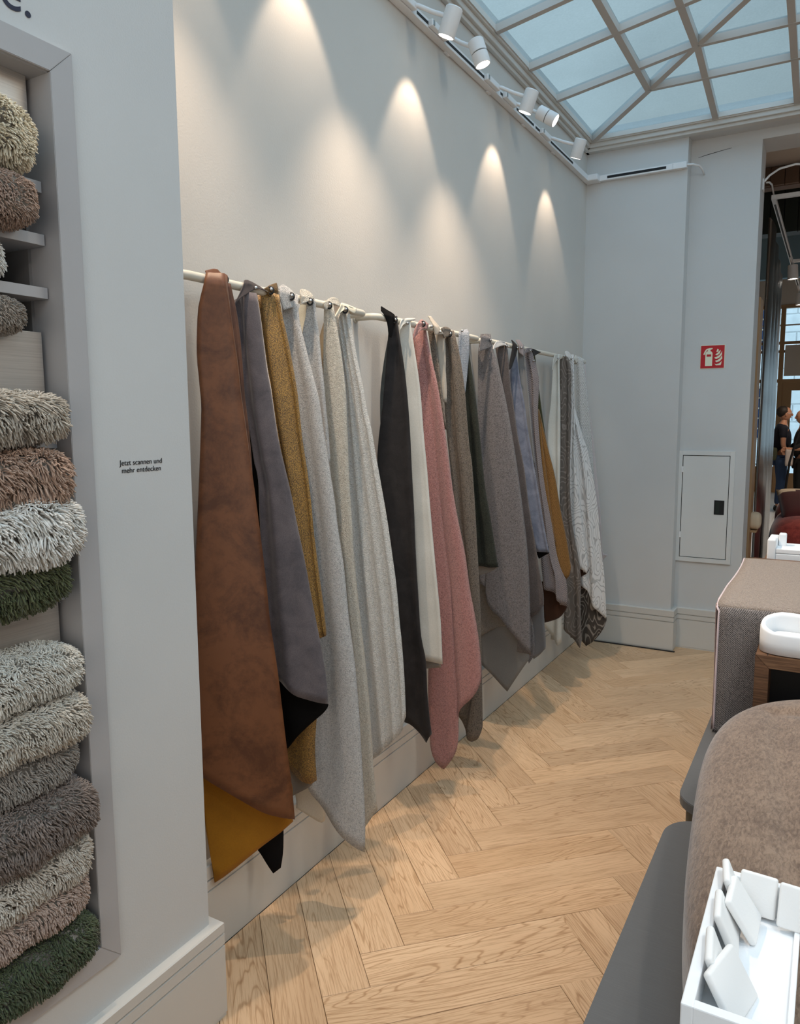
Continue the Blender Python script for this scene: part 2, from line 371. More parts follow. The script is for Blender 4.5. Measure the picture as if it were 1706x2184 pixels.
def area2(poly): return abs(sum(poly[i][0]*poly[(i+1)%len(poly)][1]-poly[(i+1)%len(poly)][0]*poly[i][1] for i in range(len(poly))))/2

# fabric sample outlines in metres: per layer a name, the distance y along the wall, material, left / right / bottom / top contour (x from wall, z height), folds, depth
FABRICS = [
 ['brown',1.6,0.75,'long rust-brown leather-look fabric sample with mustard felt underside, nearest on the first rail',[0.112, 1.5939, 1.9813],[
  ['y','drape',1.6,'leather',[[0.107,1.9877],[0.0991,1.9478],[0.0889,1.9004],[0.0842,1.8382],[0.0821,1.7695],[0.0852,1.7076],[0.0867,1.6591],[0.0882,1.6428],[0.079,1.4646],[0.0694,1.3088],[0.0594,1.1451],[0.0452,0.8768],[0.0251,0.6292]],[[0.1391,1.9884],[0.1392,1.9558],[0.1448,1.9086],[0.1505,1.8266],[0.1568,1.7438],[0.1612,1.6651],[0.1722,1.5398],[0.1826,1.4267],[0.1913,1.3197],[0.2001,1.21],[0.2073,1.1148],[0.2119,1.0377],[0.2285,0.878],[0.2427,0.6841],[0.253,0.5465],[0.258,0.4361]],[[0.0595,0.5912],[0.0849,0.5608],[0.1448,0.5013],[0.1941,0.458]],[],0.7,0.01],
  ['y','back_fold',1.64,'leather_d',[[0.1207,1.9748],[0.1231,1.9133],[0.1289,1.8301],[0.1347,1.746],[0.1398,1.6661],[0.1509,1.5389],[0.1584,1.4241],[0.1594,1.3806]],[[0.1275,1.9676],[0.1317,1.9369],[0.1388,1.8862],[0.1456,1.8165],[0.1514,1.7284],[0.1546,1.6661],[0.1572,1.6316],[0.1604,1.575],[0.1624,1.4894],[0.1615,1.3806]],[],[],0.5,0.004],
  ['y','lining',1.66,'mustard',[[0.022,0.7063],[0.022,0.5054],[0.042,0.2513]],[[0.2232,0.5371],[0.2264,0.4705],[0.2274,0.4066]],[[0.042,0.2491],[0.042,0.2327],[0.048,0.2348],[0.0908,0.2738],[0.1472,0.3294],[0.2002,0.3764]],[],0.8,0.01],
  ['x','flap',0.104,'leather',[[1.5337,1.9946],[1.5338,1.9789],[1.5323,1.9666]],[[1.5856,2.0067],[1.5995,1.9941],[1.5985,1.9716]],[[1.5658,1.968]],[[1.5479,1.9993],[1.5676,2.0049]],0.5,0.008],
 ]],
 ['greyv',1.74,0.5,'grey-violet velvet sample with black underside beside the brown leather-look one',[0.112, 1.7186, 1.9744],[
  ['y','drape',1.74,'velvet_grey',[[0.0667,1.9396],[0.0702,1.8927],[0.0754,1.8219],[0.0825,1.7293],[0.0885,1.6358],[0.0998,1.5548],[0.1076,1.4801],[0.1163,1.4321],[0.1175,1.3328],[0.1181,1.21],[0.1181,1.1111],[0.1228,0.9968],[0.1341,0.8374]],[[0.1191,1.9594],[0.1269,1.8996],[0.1338,1.8264],[0.1416,1.7525],[0.1522,1.6874],[0.1553,1.662],[0.1687,1.5586],[0.1852,1.4689],[0.2006,1.3854],[0.2147,1.2872],[0.2313,1.1797],[0.2455,1.0709],[0.2556,1.0025],[0.2675,0.9236],[0.2792,0.8294],[0.2848,0.7461]],[[0.1491,0.82],[0.1869,0.7987],[0.2196,0.7728]],[[0.0951,1.9598]],0.9,0.012],
  ['y','lining',1.785,'black',[[0.0467,1.6639],[0.0645,1.4011],[0.0757,1.1019],[0.0879,0.8229],[0.102,0.5969]],[[0.0842,1.6636],[0.1025,1.401],[0.1463,1.1024],[0.2179,0.825],[0.2616,0.7272]],[[0.1452,0.5827],[0.2163,0.6662],[0.2508,0.7015],[0.2615,0.7197]],[],1,0.01],
  ['y','back_corner',1.77,'black',[[0.0894,0.5264],[0.0685,0.2558]],[[0.1472,0.5278],[0.1373,0.3191],[0.135,0.2454],[0.1298,0.1979]],[[0.1142,0.1831]],[],0.4,0.004],
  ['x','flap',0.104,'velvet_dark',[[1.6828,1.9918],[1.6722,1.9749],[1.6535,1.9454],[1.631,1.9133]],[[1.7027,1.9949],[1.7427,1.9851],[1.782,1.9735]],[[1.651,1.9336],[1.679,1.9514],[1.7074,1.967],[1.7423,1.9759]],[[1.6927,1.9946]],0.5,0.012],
 ]],
 ['gold',1.83,0.4,'glossy ochre-gold pile sample between grey-violet velvet and white boucle',[0.112, 1.7875, 1.9802],[
  ['y','drape',1.83,'gold',[[0.0578,1.9641],[0.0619,1.8717],[0.0677,1.7895],[0.0819,1.6648],[0.0993,1.5527],[0.1173,1.4537],[0.1371,1.3108],[0.1655,1.1663],[0.1873,1.0199],[0.2063,0.9314]],[[0.1218,1.9689],[0.1271,1.9149],[0.1353,1.8713],[0.1455,1.8181],[0.1554,1.7591],[0.1654,1.6998],[0.1707,1.6639],[0.1828,1.5412],[0.1958,1.4484],[0.2054,1.3547],[0.2121,1.2442],[0.2196,1.1326],[0.2294,1.0272],[0.2367,0.9355]],[[0.2172,0.9258]],[[0.0901,1.9766]],1.6,0.012],
  ['y','back_fold',1.87,'gold',[[0.0589,0.9307],[0.0682,0.7305],[0.0782,0.5424]],[[0.2005,0.9359],[0.1907,0.7057],[0.1809,0.5598],[0.1809,0.4442]],[[0.097,0.48],[0.122,0.4529],[0.1685,0.4354]],[],1,0.008],
  ['y','lining',1.89,'taupe_felt',[[0.0666,0.5656],[0.0786,0.4542],[0.0889,0.3902]],[[0.1649,0.5398],[0.1634,0.4599],[0.1538,0.4175]],[[0.096,0.3778],[0.1435,0.4087]],[],0.5,0.004],
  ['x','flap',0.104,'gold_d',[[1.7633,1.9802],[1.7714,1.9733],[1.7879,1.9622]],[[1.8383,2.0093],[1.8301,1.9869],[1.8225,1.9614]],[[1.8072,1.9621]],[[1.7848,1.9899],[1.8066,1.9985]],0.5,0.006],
 ]],
 ['white1',1.93,0.3,'long white boucle sample with a pointed tip hanging almost to the floor',[0.112, 1.8849, 1.9759],[
  ['y','drape',1.93,'boucle_white',[[0.0654,1.9959],[0.0687,1.9536],[0.0742,1.8769],[0.0808,1.7825],[0.0929,1.667],[0.1079,1.5386],[0.1222,1.4414],[0.1336,1.3435],[0.1402,1.2282],[0.147,1.1116],[0.1569,1.0016],[0.1611,0.9027],[0.1476,0.6813],[0.132,0.5191],[0.1167,0.3868]],[[0.1132,1.984],[0.1162,1.908],[0.1349,1.8254],[0.1551,1.7408],[0.1742,1.666],[0.1871,1.5706],[0.2003,1.4876],[0.2095,1.4233],[0.2208,1.3453],[0.2318,1.2475],[0.2466,1.1491],[0.2555,1.0496],[0.2631,0.9554],[0.2761,0.8437],[0.2874,0.6855],[0.294,0.5005],[0.3011,0.3108],[0.2988,0.1793]],[[0.1286,0.352],[0.1731,0.2948],[0.2315,0.2346]],[],0.8,0.01],
  ['y','lining',1.985,'ivory_felt',[[0.0256,0.4192],[0.042,0.3179],[0.042,0.2812]],[[0.1385,0.4315],[0.1387,0.2639],[0.122,0.233]],[],[],0.5,0.004],
  ['x','flap',0.104,'boucle_white',[[1.8363,1.9947],[1.8358,1.9631],[1.8523,1.9294]],[[1.9028,1.9958],[1.916,1.9723],[1.8986,1.9448]],[],[[1.8552,2.0042],[1.8757,2.0086]],0.5,0.01],
 ]],
 ['white2',2.03,0.3,'white ribbed boucle sample looped over the rail, mostly hidden behind the long white one',[0.112, 1.9801, 1.9729],[
  ['y','drape',2.04,'boucle_white',[[0.0829,1.9872],[0.0756,1.9289],[0.0652,1.8731],[0.0766,1.7597],[0.0948,1.6692],[0.1112,1.5631],[0.125,1.4716]],[[0.0995,1.9851],[0.1058,1.9204],[0.1129,1.8613],[0.12,1.7885],[0.128,1.7258],[0.134,1.6312],[0.1374,1.5631],[0.1403,1.464]],[],[],0.7,0.006],
  ['y','back_fold',2.06,'cream_back',[[0.0479,2.0002],[0.0457,1.9707],[0.0358,1.9385],[0.0379,1.8967]],[[0.0801,1.9988],[0.0705,1.9771],[0.0633,1.9256],[0.056,1.8752]],[],[],0.5,0.004],
  ['x','flap',0.104,'boucle_cream',[[1.9429,1.9958],[1.9392,1.9711],[1.9392,1.9569]],[[2.0091,1.9948],[2.0087,1.9831],[1.9961,1.9785]],[[1.9761,1.9716]],[[1.9602,2.0082],[1.9921,2.007]],0.5,0.01],
 ]],
 ['cream',2.13,0.3,'cream slubbed boucle sample with a peach underside showing at the fold',[0.112, 2.0853, 1.9745],[
  ['y','drape',2.13,'boucle_cream',[[0.083,1.9931],[0.0804,1.9387],[0.0788,1.8916],[0.0765,1.806],[0.0763,1.7087],[0.0813,1.6323],[0.0878,1.5507],[0.0937,1.4352],[0.105,1.3396],[0.1176,1.2271],[0.1335,1.1138],[0.1443,0.9663],[0.1613,0.7839],[0.175,0.5815],[0.1823,0.375],[0.1898,0.1649]],[[0.1062,1.9861],[0.1152,1.9162],[0.1274,1.852],[0.1391,1.7615],[0.1465,1.6705],[0.1522,1.412],[0.1607,1.2187],[0.1651,1.0759],[0.179,0.902],[0.2063,0.6098],[0.2233,0.3586],[0.2359,0.2219]],[[0.1963,0.155]],[],0.8,0.006],
  ['y','back_fold',2.165,'tan_back',[[0.0596,1.9249],[0.0409,1.8637],[0.0384,1.8139],[0.0471,1.7653],[0.0542,1.7165]],[[0.0693,1.9369],[0.0712,1.8628],[0.0703,1.8131],[0.0679,1.7648],[0.0654,1.7163]],[],[],0.4,0.003],
  ['x','flap',0.104,'boucle_cream',[[2.065,1.9786],[2.0646,1.9651],[2.0722,1.9556]],[[2.1575,2.0041],[2.1572,1.9918],[2.1512,1.9757]],[[2.0967,1.9766],[2.1265,1.9803]],[[2.1,1.9981],[2.1327,2.0054]],0.5,0.01],
  ['x','lining',0.1025,'peach',[[2.1015,1.9773],[2.1065,1.9628],[2.1193,1.9385]],[[2.1563,1.9811],[2.1504,1.9696],[2.1221,1.9388]],[],[],0.3,0.004],
 ]],
 ['cream2',2.24,0.3,'wide off-white fluffy sample with fine pleats, last on the first rail',[0.112, 2.1786, 1.9707],[
  ['y','drape',2.24,'boucle_white2',[[0.0519,1.9647],[0.0575,1.906],[0.0691,1.8183],[0.0804,1.7059],[0.0837,1.5925],[0.0892,1.4039],[0.098,1.2021],[0.1043,1.0532],[0.1188,0.8717],[0.1335,0.6983],[0.147,0.5403],[0.1604,0.3641]],[[0.1006,1.9785],[0.1093,1.9122],[0.1197,1.8455],[0.1317,1.7786],[0.1454,1.7113],[0.1574,1.6325],[0.172,1.5662],[0.1849,1.477],[0.2048,1.3511],[0.2217,1.2424],[0.2387,1.1145],[0.2526,1.0039],[0.2633,0.8804],[0.2711,0.8071],[0.2803,0.6798],[0.2854,0.5368]],[[0.1707,0.3652],[0.2254,0.4229],[0.2643,0.4677],[0.2794,0.4957]],[],3.6,0.0055],
  ['x','flap',0.104,'cream_back',[[2.1627,1.9879],[2.1398,1.9621],[2.1171,1.9366]],[[2.2139,1.9881],[2.2549,1.9852],[2.2517,1.9737]],[[2.1534,1.956],[2.1849,1.9767],[2.2047,1.9682],[2.2337,1.9637]],[[2.174,1.9924]],0.5,0.014],
 ]],
 ['black',2.56,0.3,'charcoal-black suede-look sample, first on the second rail',[0.112, 2.5133, 1.973],[
  ['y','drape',2.56,'charcoal',[[0.0789,1.9415],[0.0693,1.8401],[0.0635,1.7695],[0.0518,1.6448],[0.0363,1.5186],[0.0317,1.4092],[0.0554,1.2066],[0.0778,1.039],[0.0983,0.8122],[0.1156,0.6012],[0.1293,0.3867]],[[0.1003,1.9912],[0.1121,1.9055],[0.129,1.7859],[0.1407,1.6654],[0.149,1.5439],[0.1572,1.3832],[0.1656,1.2426],[0.1723,1.08],[0.1817,0.9155],[0.1913,0.7509],[0.2092,0.6487],[0.2145,0.504],[0.2253,0.3799],[0.2308,0.3431]],[[0.1553,0.3733],[0.2105,0.3036]],[],0.6,0.009],
  ['y','back_fold',2.6,'teal_dark',[[0.0569,1.9284],[0.0364,1.8204],[0.022,1.6982],[0.022,1.5451],[0.022,1.5083]],[[0.0694,1.9281],[0.0615,1.8198],[0.0534,1.6977],[0.0341,1.545],[0.0226,1.4807]],[],[],0.5,0.004],
  ['x','flap',0.104,'black',[[2.4518,2.0159],[2.4371,1.9989],[2.4479,1.9833],[2.4678,1.9549],[2.4774,1.9079]],[[2.4552,2.0155],[2.5099,2.0007],[2.5238,1.9937],[2.5235,1.9711],[2.4946,1.906]],[],[],0.5,0.008],
 ]],
 ['ivory',2.66,0.3,'plain ivory smooth fabric sample cut straight at its bottom',[0.112, 2.6072, 1.969],[
  ['y','drape',2.66,'ivory',[[0.0687,1.9696],[0.0717,1.8541],[0.084,1.7665],[0.089,1.6676],[0.1012,1.5401],[0.1098,1.3965],[0.1184,1.2324],[0.1289,1.0414],[0.1377,0.8497],[0.1448,0.7224],[0.1568,0.6182]],[[0.103,1.9899],[0.1178,1.889],[0.1364,1.7546],[0.1447,1.667],[0.154,1.5401],[0.1683,1.3971],[0.1809,1.2528],[0.1964,1.0861],[0.212,0.9176],[0.2232,0.7763],[0.2289,0.6035]],[],[],0.6,0.007],
  ['y','lining',2.68,'taupe_felt',[[0.1429,0.6274],[0.1542,0.5762]],[[0.2164,0.6127],[0.2145,0.5847]],[],[],0.3,0.002],
  ['x','flap',0.104,'ivory',[[2.5738,1.9818],[2.5591,1.9645],[2.5588,1.9363]],[[2.7001,1.9992],[2.6633,1.9862],[2.6178,1.9742]],[[2.5808,1.9614]],[[2.6255,1.991]],0.5,0.01],
 ]],
 ['pink',2.85,0.3,'dusty-pink boucle sample with a tongue-shaped tip',[0.112, 2.7386, 1.9827],[
  ['y','drape',2.85,'pink',[[0.0283,1.9526],[0.0347,1.8952],[0.044,1.8028],[0.0475,1.6712],[0.0567,1.5364],[0.068,1.3844],[0.0794,1.231],[0.0928,1.0537],[0.1064,0.8744],[0.1044,0.7024],[0.0883,0.5123],[0.0922,0.3637],[0.0981,0.2612]],[[0.0767,1.9871],[0.0918,1.8993],[0.1239,1.7628],[0.141,1.6702],[0.1582,1.5577],[0.1746,1.4288],[0.1911,1.2989],[0.2125,1.1681],[0.2389,1.0367],[0.2598,0.8818],[0.2835,0.7544],[0.2976,0.6648],[0.3099,0.5498],[0.3104,0.4852]],[[0.1001,0.1923],[0.1262,0.1038],[0.1597,0.0682],[0.1884,0.1104],[0.2062,0.149],[0.214,0.1928],[0.2137,0.2891],[0.2175,0.3321],[0.2429,0.3682],[0.2798,0.4073],[0.3029,0.4491]],[],1.5,0.01],
  ['x','flap',0.104,'pink',[[2.698,1.9771],[2.6745,1.9493],[2.6627,1.9137]],[[2.7537,2.0014],[2.7985,1.9876],[2.782,1.9634]],[[2.7017,1.9391],[2.7415,1.9613]],[[2.7257,1.9929]],0.5,0.008],
 ]],
 ['taupestrip',2.93,0.3,'narrow brown-grey boucle sample showing only behind the pink one',[0.112, 2.8081, 1.9768],[
  ['y','drape',2.93,'boucle_brown',[[0.0536,1.9787],[0.069,1.8848],[0.0884,1.7668],[0.1001,1.668]],[[0.071,1.982],[0.0891,1.8726],[0.102,1.7666],[0.1137,1.6679],[0.1274,1.5566]],[],[[0.0614,1.9939]],0.5,0.004],
 ]],
 ['beige',2.98,0.3,'smooth beige satin sample with an upright pointed corner',[0.112, 2.8848, 1.9634],[
  ['y','drape',2.98,'beige',[[0.0623,1.9833],[0.074,1.8686],[0.082,1.7691],[0.0919,1.6729]],[[0.0968,1.9763],[0.1003,1.8422],[0.1016,1.7687],[0.1056,1.6727]],[],[],0.6,0.004],
  ['x','flap',0.104,'beige',[[2.8361,2.0256],[2.8404,1.9938],[2.8531,1.9494]],[[2.8603,2.0264],[2.8962,1.9842],[2.9315,1.9585]],[],[],0.4,0.006],
 ]],
 ['boucle_brown',3.06,0.3,'brown-grey boucle sample in two long folds',[0.112, 2.9831, 1.9648],[
  ['y','drape',3.06,'boucle_brown',[[0.0586,1.9833],[0.0648,1.8479],[0.0671,1.6745],[0.0815,1.5052],[0.1022,1.3216],[0.1231,1.1403],[0.1502,0.9788],[0.1756,0.7857],[0.1874,0.5234],[0.1571,0.3653],[0.1304,0.2549]],[[0.1023,1.9838],[0.1264,1.8808],[0.1468,1.7428],[0.1574,1.604],[0.1688,1.4639],[0.1783,1.4059],[0.1914,1.2201],[0.2027,1.0342],[0.2116,0.8997],[0.2209,0.7381],[0.2269,0.5724],[0.2331,0.3402],[0.236,0.1923]],[[0.1495,0.1955],[0.177,0.1346],[0.198,0.1207],[0.2208,0.1366]],[],1.8,0.013],
  ['x','flap',0.104,'boucle_brown',[[2.9137,1.9821],[2.9226,1.9674],[2.936,1.9453]],[[2.9883,1.9915],[3.0179,1.9765],[2.9995,1.9589]],[],[[2.9493,1.9915]],0.4,0.006],
 ]],
 ['fleece',3.2,0.3,'dark green pile sample with a pale blue-white turned-over side',[0.112, 3.1011, 1.988],[
  ['y','drape',3.22,'green_pile',[[0.0743,1.9059],[0.0812,1.7367],[0.0861,1.587],[0.0971,1.4576],[0.1084,1.3054],[0.1262,1.1298],[0.1397,0.997],[0.1487,0.9146]],[[0.1011,1.9052],[0.1238,1.7488],[0.1442,1.5974],[0.1609,1.4514],[0.1796,1.2868],[0.206,1.1231],[0.2327,0.9403],[0.2393,0.9116]],[[0.1952,0.9098]],[],1,0.008],
  ['y','lining',3.245,'taupe_felt',[[0.1259,0.9477],[0.1389,0.9076],[0.1414,0.8625]],[[0.217,0.9512],[0.2301,0.9091],[0.228,0.9045]],[[0.1881,0.8803]],[],0.4,0.004],
  ['x','flap',0.104,'fleece',[[3.0842,1.9828],[3.0851,1.8851],[3.1054,1.7958],[3.1459,1.7118]],[[3.202,2.0086],[3.1934,1.964],[3.1866,1.8629],[3.1559,1.7247]],[],[[3.1427,1.9966]],0.6,0.006],
 ]],
 ['grey',3.5,0.3,'large mid-grey boucle sample with smooth grey backing, first on the third rail',[0.112, 3.4236, 1.9749],[
  ['y','drape',3.5,'boucle_grey',[[0.0469,2.0125],[0.0364,1.9365],[0.0349,1.8371],[0.0342,1.6042],[0.0351,1.4701],[0.0411,1.2362],[0.0495,0.9991],[0.044,0.8063],[0.0511,0.7703]],[[0.0885,2.0112],[0.0977,1.9505],[0.1316,1.8351],[0.1635,1.6989],[0.1961,1.5278],[0.2198,1.3831],[0.244,1.2071],[0.2662,1.0296],[0.2793,0.881],[0.2885,0.7023],[0.2965,0.4583],[0.2972,0.4119]],[[0.0855,0.7452],[0.0837,0.6917],[0.1092,0.6419],[0.1596,0.596],[0.2033,0.5352],[0.2628,0.4609]],[],0.8,0.01],
  ['y','lining',3.56,'grey_felt',[[0.022,0.7191],[0.022,0.4962],[0.0393,0.3239]],[[0.2276,0.7303],[0.2653,0.4622],[0.2734,0.3735]],[[0.1722,0.1951]],[],0.6,0.008],
  ['y','back_fold',3.545,'taupe_fuzz',[[0.022,0.8329],[0.0227,0.674],[0.0379,0.4837]],[[0.153,0.7541],[0.1774,0.6085],[0.1852,0.5302]],[[0.098,0.5224],[0.1438,0.545]],[],0.6,0.006],
  ['x','flap',0.104,'boucle_grey',[[3.3302,1.9846],[3.3146,1.9466],[3.3043,1.9135]],[[3.4248,1.9931],[3.4482,1.973],[3.4488,1.9464]],[],[[3.3796,1.9935]],0.4,0.006],
 ]],
 ['wool',3.66,0.3,'taupe felted wool sample with a white fleece fold on the rail',[0.112, 3.6278, 1.9646],[
  ['y','drape',3.66,'wool',[[0.0533,1.9737],[0.0843,1.821],[0.1017,1.6841],[0.1262,1.5249],[0.1508,1.3741],[0.176,1.1908],[0.1968,1.0058],[0.2104,0.851],[0.2219,0.6848],[0.2373,0.5854]],[[0.1098,1.9791],[0.128,1.7639],[0.1378,1.7026],[0.1626,1.5248],[0.1991,1.3433],[0.2244,1.1602],[0.2568,0.9782],[0.282,0.8242],[0.3023,0.7063],[0.3057,0.6392]],[[0.2514,0.5711],[0.2856,0.5981]],[],0.6,0.007],
  ['y','back_fold',3.69,'boucle_grey',[[0.2034,0.6272],[0.2159,0.399],[0.2313,0.3102]],[[0.2368,0.5784],[0.2527,0.4525],[0.2577,0.3532]],[],[],0.4,0.004],
  ['y','lining',3.71,'grey_smooth',[[0.2202,0.6237],[0.2321,0.446],[0.2476,0.3288]],[[0.2878,0.6273],[0.3012,0.4683],[0.3034,0.3892]],[[0.2759,0.354]],[],0.4,0.004],
  ['x','flap',0.104,'fleece_w',[[3.5125,1.9762],[3.4835,1.9581],[3.4723,1.937]],[[3.6159,1.9826],[3.6666,1.9728],[3.6862,1.9626]],[[3.5611,1.9597],[3.6226,1.967]],[[3.5604,1.9848]],0.5,0.008],
 ]],
 ['blue',3.86,0.3,'blue-grey velvet sample with black reverse turned up at the hook',[0.112, 3.7774, 1.967],[
  ['y','drape',3.86,'blue_velvet',[[0.0694,1.9408],[0.054,1.8384],[0.0605,1.6879],[0.0816,1.5211],[0.1074,1.3632],[0.1387,1.1713],[0.175,0.978],[0.2052,0.8864]],[[0.0835,1.9453],[0.113,1.7711],[0.1344,1.6575],[0.1477,1.5509],[0.1788,1.3637],[0.2126,1.1727],[0.2388,1.0259],[0.2684,0.882]],[[0.2364,0.8836]],[],1.2,0.008],
  ['y','lining',3.89,'black',[[0.1853,0.9225],[0.1957,0.8762],[0.2083,0.8403]],[[0.2529,0.9118],[0.2583,0.8769],[0.2559,0.8732]],[],[],0.4,0.003],
  ['x','flap',0.104,'black2',[[3.7434,2.0052],[3.7253,1.9562],[3.7009,1.9071],[3.677,1.8465]],[[3.75,2.0046],[3.8046,1.9767],[3.7664,1.9162],[3.7155,1.8604]],[],[],0.5,0.006],
 ]],
 ['satin',3.93,0.3,'slate-grey smooth sample between the blue velvet and the tweed',[0.112, 3.8385, 1.9717],[
  ['y','drape',3.93,'slate',[[0.0706,1.9878],[0.0821,1.8338],[0.1009,1.6887],[0.1143,1.5829],[0.1509,1.3802]],[[0.0984,1.9944],[0.1212,1.7734],[0.1404,1.6029],[0.1489,1.5197],[0.1633,1.3599]],[],[],0.8,0.004],
  ['x','flap',0.104,'mauve',[[3.8135,2.0112],[3.8181,1.9802],[3.8262,1.9469]],[[3.8717,2.0194],[3.8871,1.9857],[3.8871,1.9316]],[],[],0.4,0.005],
 ]],
 ['tweed',4.06,0.3,'grey and rose tweed sample with a dark brown lining curling at the bottom',[0.112, 3.9665, 1.9666],[
  ['y','drape',4.06,'tweed',[[0.0558,1.9553],[0.0728,1.7889],[0.0898,1.6341],[0.1044,1.4782],[0.1187,1.3475],[0.139,1.1631],[0.1552,0.9234],[0.1762,0.7082],[0.1849,0.6379]],[[0.092,1.9874],[0.1271,1.8646],[0.1364,1.8006],[0.1353,1.711],[0.1341,1.6338],[0.1468,1.4522],[0.1753,1.2166],[0.2161,1.0054],[0.2438,0.8459],[0.2704,0.7528],[0.3016,0.6787],[0.3093,0.5408]],[[0.2406,0.6134],[0.2664,0.5657],[0.2943,0.5454]],[],2,0.01],
  ['y','lining',4.1,'dark_brown',[[0.1515,0.6722],[0.169,0.5354],[0.1799,0.4307]],[[0.2726,0.6778],[0.292,0.5831],[0.2969,0.5257]],[[0.2565,0.4629]],[],0.5,0.005],
  ['x','flap',0.104,'tweed',[[3.9299,1.9779],[3.9023,1.9573],[3.8752,1.9308]],[[4.0171,1.9847],[4.0177,1.9708],[3.9961,1.9592]],[[3.9309,1.9544]],[[3.9731,1.9825]],0.4,0.005],
  ['x','corner',0.101,'black2',[[4.0254,1.9842],[4.0336,1.9671],[4.057,1.9484]],[[4.0403,1.9828],[4.1714,1.9746],[4.0646,1.9464]],[],[],0.4,0.003],
 ]],
 ['mustard',4.16,0.3,'ochre herringbone sample falling in two folds between tweed and ivory',[0.112, 4.028, 1.9155],[
  ['y','drape',4.12,'mustard_weave',[[0.1095,1.6552],[0.1131,1.5819],[0.1102,1.4476],[0.1289,1.2137],[0.1586,0.9422],[0.1659,0.8962]],[[0.117,1.6551],[0.1366,1.5161],[0.1623,1.3181],[0.1884,1.1129],[0.2223,0.9008]],[[0.1921,0.8998]],[],0.6,0.005],
  ['y','back_fold',4.145,'mustard_weave',[[0.1065,1.6555],[0.1189,1.5025],[0.1424,1.2897],[0.1515,1.0474],[0.1482,0.7877]],[[0.1141,1.6475],[0.1614,1.4469],[0.2029,1.2797],[0.2366,1.0791],[0.2725,0.9097],[0.3009,0.7472]],[[0.1943,0.7703],[0.2251,0.7551],[0.2588,0.7098],[0.277,0.6831],[0.2943,0.7031]],[],0.8,0.006],
  ['y','lining',4.2,'olive',[[0.0614,1.9625],[0.0717,1.7835],[0.09,1.5815],[0.1171,1.3129],[0.16,1.0413]],[[0.0689,1.9623],[0.0918,1.7832],[0.1306,1.512],[0.1776,1.2838],[0.216,1.0427],[0.2486,0.9341]],[],[],0.4,0.003],
 ]],
 ['ivory2',4.5,0.3,'pale ivory smooth sample with a rolled fold at the rail, first of the far group',[0.112, 4.4493, 1.9558],[
  ['y','drape',4.5,'ivory',[[0.0766,1.9026],[0.0669,1.6985],[0.0515,1.5062],[0.0686,1.2947],[0.09,1.0055],[0.1007,0.7121],[0.0664,0.4722],[0.0524,0.3177]],[[0.1096,1.9823],[0.1202,1.698],[0.1239,1.5061],[0.1266,1.2206],[0.1258,1.1224],[0.1443,0.7139],[0.1528,0.4168],[0.1568,0.2061]],[[0.0725,0.2795],[0.1378,0.1867]],[],1.2,0.01],
  ['x','flap',0.104,'ivory',[[4.4024,1.9749],[4.3788,1.9379],[4.3649,1.8826]],[[4.5533,1.9854],[4.5454,1.9652],[4.4921,1.9506]],[[4.4306,1.9411]],[[4.472,1.9853]],0.4,0.006],
 ]],
 ['topo',4.62,0.3,'taupe-grey sample with a quilted wavy-line pattern',[0.112, 4.5656, 1.9774],[
  ['y','drape',4.62,'topo_dark',[[0.0798,1.9632],[0.0844,1.7233],[0.0885,1.5067],[0.0913,1.2113],[0.0955,0.992],[0.1139,0.7528],[0.1354,0.5112],[0.1346,0.2626]],[[0.1256,1.9705],[0.1452,1.8936],[0.1481,1.7483],[0.1486,1.5038],[0.149,1.2121],[0.1651,0.964],[0.2026,0.756],[0.225,0.6124],[0.2292,0.4214],[0.2417,0.1923]],[[0.238,0.1457]],[[0.1037,1.9881]],1.6,0.009],
 ]],
 ['topo_w',4.74,0.3,'silvery white sample with embossed contour-line pattern and dark patterned reverse',[0.112, 4.7083, 1.9727],[
  ['y','drape',4.74,'topo_white',[[0.1045,1.9993],[0.1189,1.702],[0.1174,1.5015],[0.1136,1.2809],[0.1069,1.0516],[0.0874,0.8957],[0.1031,0.8196],[0.1352,0.6359]],[[0.121,1.9989],[0.1327,1.7018],[0.1427,1.4896],[0.142,1.3916],[0.1753,1.0893],[0.2168,0.7835],[0.2399,0.6341]],[[0.1919,0.6364],[0.2321,0.606]],[],1,0.008],
  ['y','back_fold',4.775,'topo_white',[[0.1062,1.7027],[0.1237,1.3992],[0.1472,1.0854],[0.1765,0.7769],[0.1878,0.5198]],[[0.1175,1.6967],[0.1858,1.462],[0.2075,1.3995],[0.2483,1.202],[0.2817,0.9729],[0.3004,0.7812],[0.3263,0.5882],[0.3476,0.3156]],[[0.1935,0.517],[0.2284,0.4874],[0.2528,0.4137],[0.2969,0.3534],[0.3406,0.3026]],[],2,0.012],
  ['y','lining',4.805,'topo_dark2',[[0.1593,0.6629],[0.1798,0.3813],[0.1909,0.1404]],[[0.2988,0.5441],[0.3319,0.358],[0.3411,0.2861]],[[0.2234,0.1054],[0.2715,0.1456],[0.3212,0.2186]],[],0.8,0.008],
  ['y','hem',4.76,'dark_brown',[[0.1747,0.6557],[0.1866,0.6283],[0.1906,0.5757]],[[0.2288,0.6424],[0.2377,0.6242],[0.2241,0.5989]],[],[],0.3,0.002],
  ['x','flap',0.104,'fleece_w',[[4.6451,2.0061],[4.6373,1.9827],[4.6768,1.9624]],[[4.7312,2.0152],[4.7823,1.9926],[4.7741,1.9686]],[],[[4.6823,2.0203]],0.4,0.005],
 ]],
 ['herring',4.9,0.3,'white herringbone sample second from the far end of the rail',[0.112, 4.8894, 1.9756],[
  ['y','drape',4.9,'herring_w',[[0.0959,2.0048],[0.104,1.7048],[0.1136,1.5775],[0.1418,1.3332],[0.1753,1.1177]],[[0.1331,1.9801],[0.1596,1.8064],[0.1895,1.5499],[0.1996,1.4222],[0.2196,1.1802],[0.2362,0.9636]],[],[],1,0.006],
